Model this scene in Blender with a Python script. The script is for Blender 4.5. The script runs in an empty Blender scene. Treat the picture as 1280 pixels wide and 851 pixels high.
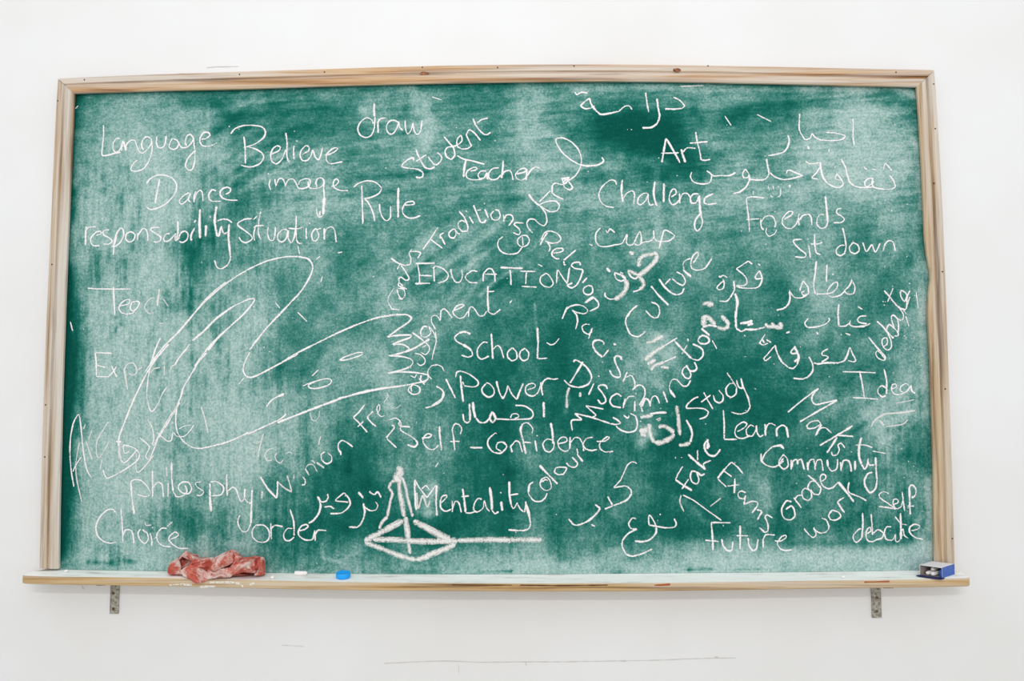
import bpy, bmesh, math, random
import numpy as np
from mathutils import Vector, Matrix, noise as mnoise
random.seed(7); RNG = np.random.default_rng(7)
scn = bpy.context.scene
COL = scn.collection

# ------------------------------------------------------------------ camera
F = 900.0
CAM = np.array([0.0849, -1.9468, 0.90 + 0.4769])
YAW, PIT, ROL = -0.0165, 0.0647, -0.0032
def _rot(y, p, r):
    cy, sy, cp, sp, cr, sr = math.cos(y), math.sin(y), math.cos(p), math.sin(p), math.cos(r), math.sin(r)
    f = np.array([sy*cp, cy*cp, sp]); rt = np.array([cy, -sy, 0.0]); up = np.cross(rt, f)
    return cr*rt + sr*up, -sr*rt + cr*up, f
RT, UP, FW = _rot(YAW, PIT, ROL)
cam_d = bpy.data.cameras.new('camera'); cam = bpy.data.objects.new('camera', cam_d); COL.objects.link(cam)
cam_d.sensor_fit = 'HORIZONTAL'; cam_d.sensor_width = 36; cam_d.lens = 36*F/1280; cam_d.clip_start = 0.05
M = Matrix.Identity(4)
for i in range(3):
    M[i][0], M[i][1], M[i][2], M[i][3] = RT[i], UP[i], -FW[i], CAM[i]
cam.matrix_world = M
scn.camera = cam

# ------------------------------------------------------------------ light and exposure
scn.view_settings.view_transform = 'Standard'; scn.view_settings.look = 'None'
scn.view_settings.gamma = 1; scn.view_settings.use_curve_mapping = False
scn.view_settings.exposure = 0.0
scn.cycles.use_denoising = True
w = bpy.data.worlds.new('room_daylight'); scn.world = w; w.use_nodes = True
w.node_tree.nodes['Background'].inputs['Color'].default_value = (0.965, 0.985, 1.0, 1)
w.node_tree.nodes['Background'].inputs['Strength'].default_value = 0.99
def area(name, loc, target, sx, sy, power, color):
    l = bpy.data.lights.new(name, 'AREA'); l.shape = 'RECTANGLE'; l.size = sx; l.size_y = sy
    l.energy = power; l.color = color
    o = bpy.data.objects.new(name, l); COL.objects.link(o); o.location = loc
    o.rotation_euler = (Vector(target) - Vector(loc)).to_track_quat('-Z', 'Y').to_euler()
area('ceiling_tube', (0.1, -3.5, 2.8), (0, 0, 1.2), 1.5, 0.12, 27, (1.0, 0.985, 0.96))
area('ceiling_panel_light', (0.0, -1.75, 3.3), (0, 0, 1.2), 2.2, 0.9, 4.5, (1.0, 0.985, 0.97))

# ------------------------------------------------------------------ pixel of the photograph -> point on a plane of constant Y
def at(px, py, Y):
    px = np.asarray(px, float); py = np.asarray(py, float)
    d = FW + ((px - 640)/F)[..., None]*RT + ((425.5 - py)/F)[..., None]*UP
    t = (np.asarray(Y, float) - CAM[1])/d[..., 1]
    return CAM + d*t[..., None]
Y_PANEL, Y_FRONT = -0.012, -0.030

# ------------------------------------------------------------------ helpers
def link(name, verts, faces, mat, parent=None, smooth=False, mats=None, fmat=None):
    me = bpy.data.meshes.new(name); me.from_pydata([tuple(map(float, v)) for v in verts], [], faces)
    for m in (mats or [mat]): me.materials.append(m)
    if fmat is not None: me.polygons.foreach_set('material_index', fmat)
    if smooth: me.polygons.foreach_set('use_smooth', [True]*len(me.polygons))
    me.update()
    o = bpy.data.objects.new(name, me); COL.objects.link(o)
    if parent is not None:
        o.parent = parent; o.matrix_parent_inverse = Matrix.Translation(-Vector(parent.location)) if parent.type == 'EMPTY' else Matrix.Identity(4)
    return o
def link_bm(name, bm, mat, parent=None, smooth=False):
    bmesh.ops.recalc_face_normals(bm, faces=bm.faces)
    me = bpy.data.meshes.new(name); bm.to_mesh(me); bm.free()
    me.materials.append(mat)
    if smooth: me.polygons.foreach_set('use_smooth', [True]*len(me.polygons))
    o = bpy.data.objects.new(name, me); COL.objects.link(o)
    if parent is not None:
        o.parent = parent; o.matrix_parent_inverse = Matrix.Translation(-Vector(parent.location)) if parent.type == 'EMPTY' else Matrix.Identity(4)
    return o
def empty(name, loc, label, cat, group=None):
    o = bpy.data.objects.new(name, None); COL.objects.link(o); o.location = loc; o.empty_display_size = 0.05
    return tag(o, label, cat, group)
def tag(o, label=None, cat=None, group=None, kind=None):
    if label: o['label'] = label
    if cat: o['category'] = cat
    if group: o['group'] = group
    if kind: o['kind'] = kind
    return o
def lut(pts):
    a = np.array(pts, float)
    return lambda x: np.interp(x, a[:, 0], a[:, 1])
def smooth_lut(pts):
    """smooth curve through the points (Catmull-Rom in the ordinate)"""
    a = np.array(pts, float); x, y = a[:, 0], a[:, 1]
    m = np.gradient(y, x)
    def f(q):
        q = np.asarray(q, float); i = np.clip(np.searchsorted(x, q) - 1, 0, len(x) - 2)
        h = x[i+1] - x[i]; t = (q - x[i])/h
        return ((2*t**3 - 3*t**2 + 1)*y[i] + (t**3 - 2*t**2 + t)*h*m[i] + (-2*t**3 + 3*t**2)*y[i+1] + (t**3 - t**2)*h*m[i+1])
    return f

# ------------------------------------------------------------------ material kit
def srgb(r, g, b):
    f = lambda c: (c/255/12.92 if c <= 10 else ((c/255 + .055)/1.055)**2.4)
    return (f(r), f(g), f(b), 1)
class Mat:
    def __init__(s, name, rough=0.8, spec=0.3):
        s.m = bpy.data.materials.new(name); s.m.use_nodes = True; s.nt = s.m.node_tree
        s.b = s.nt.nodes['Principled BSDF']; s.b.inputs['Roughness'].default_value = rough
        s.b.inputs['Specular IOR Level'].default_value = spec
        s.tc = s.nt.nodes.new('ShaderNodeTexCoord')
    def n(s, t, **kw):
        x = s.nt.nodes.new(t)
        for k, v in kw.items(): setattr(x, k, v)
        return x
    def l(s, a, b): s.nt.links.new(a, b)
    def mapping(s, scale, loc=(0, 0, 0)):
        mp = s.n('ShaderNodeMapping'); mp.inputs['Scale'].default_value = scale; mp.inputs['Location'].default_value = loc
        s.l(s.tc.outputs['Object'], mp.inputs['Vector']); return mp.outputs['Vector']
    def noise(s, scale, detail=3, rough=0.55, vec=None, dist=0):
        x = s.n('ShaderNodeTexNoise'); x.inputs['Scale'].default_value = scale; x.inputs['Detail'].default_value = detail
        x.inputs['Roughness'].default_value = rough; x.inputs['Distortion'].default_value = dist
        s.l(vec if vec is not None else s.tc.outputs['Object'], x.inputs['Vector']); return x.outputs['Fac']
    def ramp(s, fac, stops):
        x = s.n('ShaderNodeValToRGB'); e = x.color_ramp.elements
        while len(e) < len(stops): e.new(0.5)
        for k, (p, c) in enumerate(stops): e[k].position = p; e[k].color = c
        s.l(fac, x.inputs['Fac']); return x.outputs['Color']
    def math(s, op, a, b=None, clamp=False):
        x = s.n('ShaderNodeMath', operation=op); x.use_clamp = clamp
        for k, v in enumerate((a, b)):
            if v is None: continue
            if isinstance(v, (int, float)): x.inputs[k].default_value = v
            else: s.l(v, x.inputs[k])
        return x.outputs[0]
    def mix(s, fac, a, b):
        x = s.n('ShaderNodeMix', data_type='RGBA')
        for k, v in ((0, fac), (6, a), (7, b)):
            if isinstance(v, (int, float, tuple)): x.inputs[k].default_value = v
            else: s.l(v, x.inputs[k])
        return x.outputs[2]
    def attr(s, name):
        x = s.n('ShaderNodeAttribute'); x.attribute_name = name; return x.outputs['Fac']
    def col(s, c):
        if isinstance(c, tuple): s.b.inputs['Base Color'].default_value = c
        else: s.l(c, s.b.inputs['Base Color'])
    def bump(s, h, strength, dist=0.002):
        x = s.n('ShaderNodeBump'); x.inputs['Strength'].default_value = strength; x.inputs['Distance'].default_value = dist
        s.l(h, x.inputs['Height']); s.l(x.outputs['Normal'], s.b.inputs['Normal'])
BW = lambda v: (v, v, v, 1)

def wood(name, axis, warm, chalky, seed=0.0):
    """planed pine with long grain along axis, greyed and rubbed with chalk"""
    k = Mat(name, 0.6, 0.25)
    sc = {'x': (2.2, 30, 95), 'z': (95, 30, 2.2)}[axis]
    v = k.mapping(sc, (seed, seed*2, seed*3))
    g1 = k.noise(1.0, 4, 0.6, v, 0.5)
    c = k.ramp(g1, [(0.32, srgb(*warm[0])), (0.46, srgb(*warm[1])), (0.58, srgb(*warm[2])), (0.72, srgb(*warm[1]))])
    v2 = k.mapping(tuple(q*0.33 for q in sc), (seed + 4, seed, seed + 7))
    c = k.mix(k.math('MULTIPLY', k.ramp(k.noise(1.3, 3, 0.6, v2), [(0.44, BW(0)), (0.60, BW(1))]), chalky), c, srgb(214, 208, 200))
    v3 = k.mapping(tuple(q*1.7 for q in sc), (seed + 9, 0, seed))
    c = k.mix(k.ramp(k.noise(1.0, 2, 0.5, v3), [(0.60, BW(0)), (0.70, BW(.38))]), c, srgb(112, 86, 64))
    k.col(c); k.bump(g1, 0.25, 0.0015)
    return k.m
M_TOP = wood('pine_top_rail', 'x', [(136, 98, 68), (188, 146, 104), (210, 180, 146)], 0.75, 1.0)
M_LEFT = wood('pine_left_rail', 'z', [(128, 102, 78), (178, 152, 124), (200, 182, 160)], 0.85, 3.0)
M_RIGHT = wood('pine_right_rail', 'z', [(134, 106, 80), (184, 156, 124), (202, 182, 152)], 0.7, 6.0)
M_LEDGE = wood('pine_ledge', 'x', [(136, 104, 66), (190, 156, 108), (206, 178, 134)], 0.5, 11.0)

# plaster wall
k = Mat('white_plaster', 0.85, 0.2)
nz = k.noise(2.0, 3, 0.6)
k.col(k.mix(k.ramp(nz, [(0.35, BW(0)), (0.65, BW(1))]), srgb(232, 231, 230), srgb(236, 236, 237)))
k.bump(k.noise(30, 3, 0.5), 0.05, 0.003)
M_WALL = k.m
k = Mat('wall_mark', 0.9, 0.1); k.col(srgb(208, 205, 200)); M_MARK = k.m

# green board: paint with a stain map of rubbed chalk dust and painted rail shade
k = Mat('green_board', 0.8, 0.06)
dust = k.attr('dust')
fine = k.noise(210, 5, 0.8)
vst = k.mapping((210, 1, 34)); hst = k.mapping((30, 1, 190))
dv = k.attr('streak')          # 1 where the board was wiped up and down, 0 where it was wiped sideways
sv = k.math('MULTIPLY', k.math('SUBTRACT', k.noise(1, 3, 0.65, vst), 0.5), dv)
sh_ = k.math('MULTIPLY', k.math('SUBTRACT', k.noise(1, 3, 0.65, hst), 0.5), k.math('SUBTRACT', 1.0, dv))
stre = k.math('MULTIPLY', k.math('ADD', sv, sh_), 0.95)
gr = k.math('ADD', k.math('MULTIPLY', k.math('SUBTRACT', fine, 0.5), 3.4), stre)
amp = k.math('ADD', k.math('MULTIPLY', dust, 0.26), 0.20)
d2 = k.math('ADD', dust, k.math('MULTIPLY', gr, amp), True)
k.col(k.ramp(d2, [(0.0, srgb(2, 78, 68)), (0.22, srgb(24, 105, 94)), (0.42, srgb(78, 137, 128)), (0.68, srgb(152, 184, 178)), (1.0, srgb(206, 219, 215))]))
k.bump(fine, 0.05, 0.001)
M_BOARD = k.m

def chalk(name, thr, scale, amax, tint, gain=6.0, ew=0.36, pw=0.30, det=2.5, ro=0.65, di=0.0):
    k = Mat(name, 0.95, 0.05)
    k.col(srgb(*tint))
    n = k.noise(scale, det, ro, None, di)
    e = k.math('MULTIPLY', k.attr('edge'), ew)
    p = k.math('MULTIPLY', k.math('SUBTRACT', k.attr('press'), 0.5), pw)
    a = k.math('ADD', k.math('ADD', k.math('SUBTRACT', n, thr), e), p)
    a = k.math('MULTIPLY', k.math('MULTIPLY', a, gain, True), amax, True)
    k.l(a, k.b.inputs['Alpha'])
    return k.m
M_CHALK = chalk('chalk_line', 0.56, 400, 0.97, (248, 244, 244))
M_FAINT = chalk('chalk_faint', 0.54, 380, 0.80, (240, 239, 237))
M_ROUGH = chalk('chalk_side_rubbed', 0.512, 250, 0.94, (240, 238, 235), 12.0, 0.14, 0.08, 6, 0.9, 1.2)

# ------------------------------------------------------------------ wall
XW = 3.2
wall = link('wall_back', [(-XW, 0, 0), (XW, 0, 0), (XW, 0, 3.4), (-XW, 0, 3.4), (-XW, .12, 0), (XW, .12, 0), (XW, .12, 3.4), (-XW, .12, 3.4)],
            [(0, 1, 2, 3), (5, 4, 7, 6), (3, 2, 6, 7), (1, 0, 4, 5), (0, 3, 7, 4), (2, 1, 5, 6)], M_WALL)
tag(wall, kind='structure')
k = Mat('floor_tile', 0.5, 0.4); k.col(k.mix(k.noise(8, 3), srgb(186, 182, 174), srgb(200, 196, 188))); M_FLOOR = k.m
fl = link('floor', [(-XW, 0.12, 0), (-XW, -4.5, 0), (XW, -4.5, 0), (XW, .12, 0), (-XW, .12, -.1), (-XW, -4.5, -.1), (XW, -4.5, -.1), (XW, .12, -.1)],
          [(0, 1, 2, 3), (7, 6, 5, 4), (0, 4, 5, 1), (1, 5, 6, 2), (2, 6, 7, 3), (3, 7, 4, 0)], M_FLOOR)
tag(fl, kind='structure')

# ------------------------------------------------------------------ ribbons (chalk strokes and wall cracks)
def catmull(p, step):
    p = np.asarray(p, float)
    if len(p) == 2 and np.hypot(*(p[1] - p[0])) < 1.2:
        d = p[1] - p[0]; d = d/(np.hypot(*d) + 1e-6); p = np.array([p[0] - d*.6, p[1] + d*.6])
    q = np.vstack([2*p[0] - p[1], p, 2*p[-1] - p[-2]]); out = []
    for i in range(1, len(q) - 2):
        n = max(2, int(math.ceil(np.hypot(*(q[i+1] - q[i]))/step))); t = np.linspace(0, 1, n, endpoint=False)[:, None]
        a, b, c, d = q[i-1], q[i], q[i+1], q[i+2]
        # centripetal-like tension keeps hand-drawn corners from overshooting
        m1, m2 = (c - a)*.42, (d - b)*.42
        L = np.hypot(*(c - b)) + 1e-9
        for mm in (m1, m2):
            s = np.hypot(*mm)
            if s > 1.1*L: mm *= 1.1*L/s
        out.append((2*t**3 - 3*t**2 + 1)*b + (t**3 - 2*t**2 + t)*m1 + (-2*t**3 + 3*t**2)*c + (t**3 - t**2)*m2)
    out.append(p[-1:]); return np.vstack(out)
class Ribbon:
    def __init__(s): s.v, s.f, s.e, s.p, s.m = [], [], [], [], []
    def add(s, pts, width, kind, Y, lift, step=1.1, jit=0.16):
        c = catmull(pts, step); n = len(c)
        if n < 3: c = np.vstack([c[0], (c[0] + c[-1])/2, c[-1]]); n = 3
        tn = np.gradient(c, axis=0); tn /= (np.hypot(tn[:, 0], tn[:, 1])[:, None] + 1e-9)
        nm = np.stack([-tn[:, 1], tn[:, 0]], 1)
        arc = np.concatenate([[0], np.cumsum(np.hypot(*np.diff(c, axis=0).T))]); L = arc[-1]
        cap = np.minimum(1, np.sqrt(np.clip(1 - (1 - np.clip(np.minimum(arc, L - arc)/(width*.5 + 1e-6), 0, 1))**2, 0.06, 1)))
        k = max(2, int(L/7) + 2)
        wob = np.interp(arc, np.linspace(0, L, k), 1 + jit*RNG.uniform(-1, 1, k))
        pr = np.interp(arc, np.linspace(0, L, k), RNG.uniform(0.30, 0.95, k))
        h = (width*.5*cap*wob)[:, None]
        b = len(s.v)
        P0, P1, P2 = at(*(c + nm*h).T, Y), at(*c.T, Y), at(*(c - nm*h).T, Y)
        y = Y - lift
        P0[:, 1] = y; P1[:, 1] = y - 0.0005; P2[:, 1] = y
        for i in range(n):
            s.v += [P0[i], P1[i], P2[i]]; s.e += [0, 1, 0]; s.p += [pr[i]]*3
            if i:
                j = b + 3*i
                s.f += [(j-3, j-2, j+1, j), (j-2, j-1, j+2, j+1)]; s.m += [kind, kind]
    def build(s, name, mats, parent):
        o = link(name, s.v, s.f, None, parent, True, mats, s.m)
        for an, va in (('edge', s.e), ('press', s.p)):
            a = o.data.attributes.new(an, 'FLOAT', 'POINT'); a.data.foreach_set('value', np.array(va, np.float32))
        return o

# ------------------------------------------------------------------ the chalkboard
board = empty('chalkboard', (0, 0, 0.9), 'wide green chalkboard in a worn pine frame covered in white chalk words', 'chalkboard')
# edges of the frame as seen: outer and inner lines of every rail
OUT_T = smooth_lut([(60, 98.4), (71.7, 97.6), (105, 96), (200, 92.2), (300, 88.9), (380, 86.6), (460, 84), (620, 80.4), (720, 80), (860, 81), (940, 82.4), (1100, 85.6), (1168.5, 87), (1180, 87.3)])
INN_T = smooth_lut([(60, 117), (91.3, 115.8), (200, 112.2), (300, 110), (380, 107.5), (460, 105), (620, 101.7), (720, 100.5), (860, 101.3), (940, 103), (1100, 106.5), (1147, 107.6), (1180, 108.4)])
OUT_L = smooth_lut([(97.6, 71.7), (180, 67), (260, 63.6), (330, 60.4), (400, 57.2), (480, 54.2), (560, 51.8), (650, 49.6), (711, 48.6)])
INN_L = smooth_lut([(115.8, 91.3), (180, 88.6), (260, 85), (330, 82.1), (400, 79.5), (480, 76.8), (560, 74.6), (650, 72.6), (711, 72)])
OUT_R = smooth_lut([(87, 1168.5), (180, 1174.6), (330, 1181.8), (480, 1187), (580, 1190.6), (650, 1192.6), (712, 1194.4)])
INN_R = smooth_lut([(107.6, 1147), (180, 1152), (270, 1156.2), (300, 1157.6), (320, 1160), (336, 1163.4), (345, 1164.4), (356, 1163.2), (375, 1161.4), (440, 1163.6), (480, 1165), (580, 1168), (650, 1169), (712, 1169.8)])
# profile: (share of the way from outer to inner edge, Y)
PROF = [(0.0, 0.0), (0.0, -0.027), (0.05, -0.030), (0.38, -0.0295), (0.43, -0.0245), (0.49, -0.0245), (0.56, -0.030), (0.90, -0.029), (1.0, -0.026), (1.0, -0.019), (0.82, -0.019), (0.82, -0.0125)]
def rail(name, A, B, mat):
    """A, B: outer and inner edge pixels, same length"""
    n = len(A); v = []; f = []
    PA, PB = at(A[:, 0], A[:, 1], Y_FRONT), at(B[:, 0], B[:, 1], Y_FRONT)
    m = len(PROF)
    for i in range(n):
        for s, y in PROF:
            p = PA[i]*(1 - s) + PB[i]*s; v.append((p[0], y, p[2]))
    for i in range(n - 1):
        for j in range(m - 1):
            a = i*m + j; f.append((a, a + 1, a + m + 1, a + m))
        f.append((i*m, i*m + m, i*m + 2*m - 1, i*m + m - 1))
    f.append(tuple(range(m))); f.append(tuple(range((n-1)*m, n*m))[::-1])
    bm = bmesh.new(); bv = [bm.verts.new(q) for q in v]
    for q in f: bm.faces.new([bv[i] for i in q])
    return link_bm(name, bm, mat, board)
t = np.linspace(0, 1, 61)
xa, xb = 71.7 + t*(1168.5 - 71.7), 91.3 + t*(1147 - 91.3)
top_rail = rail('frame_top_rail', np.stack([xa, OUT_T(xa)], 1), np.stack([xb, INN_T(xb)], 1), M_TOP)
ya, yb = 97.6 + .8 + t*(710.6 - 98.4), 115.8 + t*(711.2 - 115.8)
left_rail = rail('frame_side_rail', np.stack([OUT_L(ya), ya], 1), np.stack([INN_L(yb), yb], 1), M_LEFT)
ya, yb = 87 + .8 + t*(711.5 - 87.8), 107.6 + t*(711.8 - 107.6)
right_rail = rail('frame_side_rail', np.stack([OUT_R(ya), ya], 1), np.stack([INN_R(yb), yb], 1), M_RIGHT)

# nails in the rails
k = Mat('dark_nail', 0.5, 0.5); k.col(srgb(38, 28, 22)); M_NAIL = k.m
def nail(px, py, parent, r=0.0022):
    p = at(px, py, -0.0296); bm = bmesh.new()
    bmesh.ops.create_uvsphere(bm, u_segments=10, v_segments=6, radius=r)
    for q in bm.verts: q.co = Vector((q.co.x + p[0], q.co.y*.5 + p[1], q.co.z + p[2]))
    return link_bm('nail', bm, M_NAIL, parent, True)
for x, y in ((105.5, 99.6), (299.5, 93), (405.5, 90), (528, 84.2), (622, 84.4), (717.5, 82.6), (885, 82.4), (1120, 90.4)): nail(x, y, top_rail)
for x, y in ((72.2, 126), (65, 330.5), (57, 506), (56, 571)): nail(x, y, left_rail)
for x, y in ((1167, 105), (1169, 160.8), (1167.6, 229), (1178, 339.5), (1181.5, 486), (1190.4, 673)): nail(x, y, right_rail)
# knots in the top rail
k = Mat('wood_knot', 0.6, 0.2); k.col(k.ramp(k.noise(160, 3, .6), [(0.4, srgb(92, 58, 38)), (0.6, srgb(160, 108, 74))])); M_KNOT = k.m
for x, y, a, b in ((530.5, 92, .011, .006), (846, 87.5, .012, .006)):
    p = at(x, y, -0.0292); bm = bmesh.new(); bmesh.ops.create_uvsphere(bm, u_segments=14, v_segments=6, radius=1)
    for q in bm.verts:
        s = 1 + .25*mnoise.noise(q.co*2.1 + Vector((x, 0, 0))); q.co = Vector((q.co.x*a*s + p[0], q.co.y*.0012 + p[1], q.co.z*b*s + p[2]))
    link_bm('wood_knot', bm, M_KNOT, top_rail, True)

# writing panel with its map of dust and painted top-rail shade ------------------------------------------------
LEDGE_BACK = smooth_lut([(20, 711), (72, 711.8), (140, 713), (240, 714.6), (360, 716.4), (560, 717.8), (700, 717.6), (800, 716.8), (1040, 714.6), (1170, 712.4), (1230, 711)])
GRID = """1 3 4 3 2 3 4 3 3 3 3 2 2 4 3 3 3 3 4 4 2 4 4 3 2
2 4 5 5 4 2 2 2 3 4 5 3 3 5 3 1 1 1 3 2 3 5 8 6 2
3 5 7 6 5 3 4 4 3 3 4 3 3 5 4 3 1 1 3 4 4 7 8 6 3
3 6 7 6 4 2 4 5 4 3 2 3 3 4 4 4 4 4 4 4 4 4 3 4 3
3 5 6 4 3 3 4 4 3 3 3 3 3 3 3 3 4 3 4 3 3 4 3 3 3
1 6 7 6 5 4 3 3 3 4 3 3 2 2 2 3 2 2 3 3 2 5 3 2 4
1 6 8 7 6 6 3 3 3 4 4 3 2 2 1 2 3 3 2 2 2 4 3 3 5
1 7 8 8 6 5 3 3 4 4 3 2 1 2 1 2 4 2 1 1 2 2 2 3 4
1 6 8 7 6 6 5 4 3 4 3 2 1 2 1 1 3 1 1 1 1 3 4 5 3
2 6 7 5 5 6 5 3 2 3 3 2 1 3 2 2 2 1 1 1 2 2 3 4 2
1 5 7 5 5 5 3 2 1 2 3 2 1 2 2 2 2 1 2 3 2 3 3 3 3
2 6 4 4 3 4 2 1 1 1 1 1 1 3 2 2 1 1 1 2 2 2 2 2 4
4 5 6 6 5 4 3 3 4 4 4 4 6 6 5 5 5 6 6 7 6 6 6 7 7"""
G = np.array([[float(c) for c in r.split()] for r in GRID.split('\n')])/10
def sample(A, u, v):
    """smoothstep-bilinear lookup of A at fractional (u col, v row)"""
    h, w_ = A.shape; u = np.clip(u, 0, w_ - 1.001); v = np.clip(v, 0, h - 1.001)
    i, j = u.astype(int), v.astype(int); a, b = u - i, v - j; a = a*a*(3 - 2*a); b = b*b*(3 - 2*b)
    return (A[j, i]*(1-a) + A[j, i+1]*a)*(1-b) + (A[j+1, i]*(1-a) + A[j+1, i+1]*a)*b
def vnoise(x, y, cx, cy, seed, ang=0):
    r = np.random.default_rng(seed); c, s = math.cos(ang), math.sin(ang)
    X, Y = (x*c + y*s)/cx, (-x*s + y*c)/cy; X = X - X.min(); Y = Y - Y.min()
    return sample(r.uniform(-1, 1, (int(Y.max()) + 3, int(X.max()) + 3)), X, Y)
NX, NY = 560, 318
uu, vv = np.meshgrid(np.linspace(0, 1, NX), np.linspace(0, 1, NY))
PX = 70 + uu*(1172 - 70)
for _ in range(4):
    PY = INN_T(PX) - 6 + vv*(LEDGE_BACK(PX) - 0.3 - INN_T(PX) + 6)
    PX = (INN_L(np.clip(PY, 116, 711)) - 6)*(1 - uu) + (INN_R(np.clip(PY, 108, 711)) + 6)*uu
warpx = PX + 9*vnoise(PX, PY, 60, 60, 1) + 4*vnoise(PX, PY, 22, 22, 2); warpy = PY + 9*vnoise(PX, PY, 60, 60, 3) + 4*vnoise(PX, PY, 22, 22, 4)
rowy = np.array([110, 160, 210, 260, 310, 360, 410, 460, 510, 560, 610, 660, 706.])
D = sample(G, (warpx - 80)/45, np.interp(warpy, rowy, np.arange(13)))
sm = lambda a, b, x: np.clip((x - a)/(b - a), 0, 1)**2*(3 - 2*np.clip((x - a)/(b - a), 0, 1))
wv = np.clip(1.1*(1 - sm(300, 420, PX)) + .6*sm(420, 560, PY) + .5*sm(1050, 1120, PX), .25, 1)*sm(120, 260, PY)
wh = (1 - sm(230, 330, PY))*sm(240, 330, PX) + .25
vs = .26*vnoise(PX, PY, 11, 110, 11) + .42*vnoise(PX, PY, 3.6, 40, 12) + .42*vnoise(PX, PY, 34, 160, 13) + .3*vnoise(PX, PY, 2.2, 16, 19)
hs = .42*vnoise(PX, PY, 110, 11, 14, -.06) + .45*vnoise(PX, PY, 44, 3.6, 15, -.08) + .3*vnoise(PX, PY, 18, 2.2, 20, -.1)
dg = .6*vnoise(PX, PY, 60, 6, 16, -.65)
wd = np.exp(-((PX - 320)/70)**2 - ((PY - 190)/55)**2) + np.exp(-((PX - 560)/90)**2 - ((PY - 330)/50)**2) + .5*np.exp(-((PX - 1100)/60)**2 - ((PY - 500)/80)**2)
cl = .6*vnoise(PX, PY, 26, 26, 17) + .45*vnoise(PX, PY, 9, 9, 18)
D = (D + .03)*(1 + .52*wv*vs + .36*wh*hs + .9*wd*dg + .32*cl) + .03*cl
def blob(x, y, rx, ry, amt, ang=0.0, sharp=1.0):
    global D
    c, s = math.cos(ang), math.sin(ang); dx, dy = PX - x, PY - y
    r = ((dx*c + dy*s)/rx)**2 + ((-dx*s + dy*c)/ry)**2
    D = D + amt*np.exp(-r**sharp)*(1 + .5*cl)
def smear(pts, wd_, amt):
    """a soft dusty or wiped trail along a curve"""
    global D
    c = catmull(pts, min(6.0, wd_*.7)); best = np.full(PX.shape, 1e9)
    for q in c: best = np.minimum(best, (PX - q[0])**2 + (PY - q[1])**2)
    D = D + amt*np.exp(-best/wd_**2)*(1 + .6*cl + .3*dg)
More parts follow.
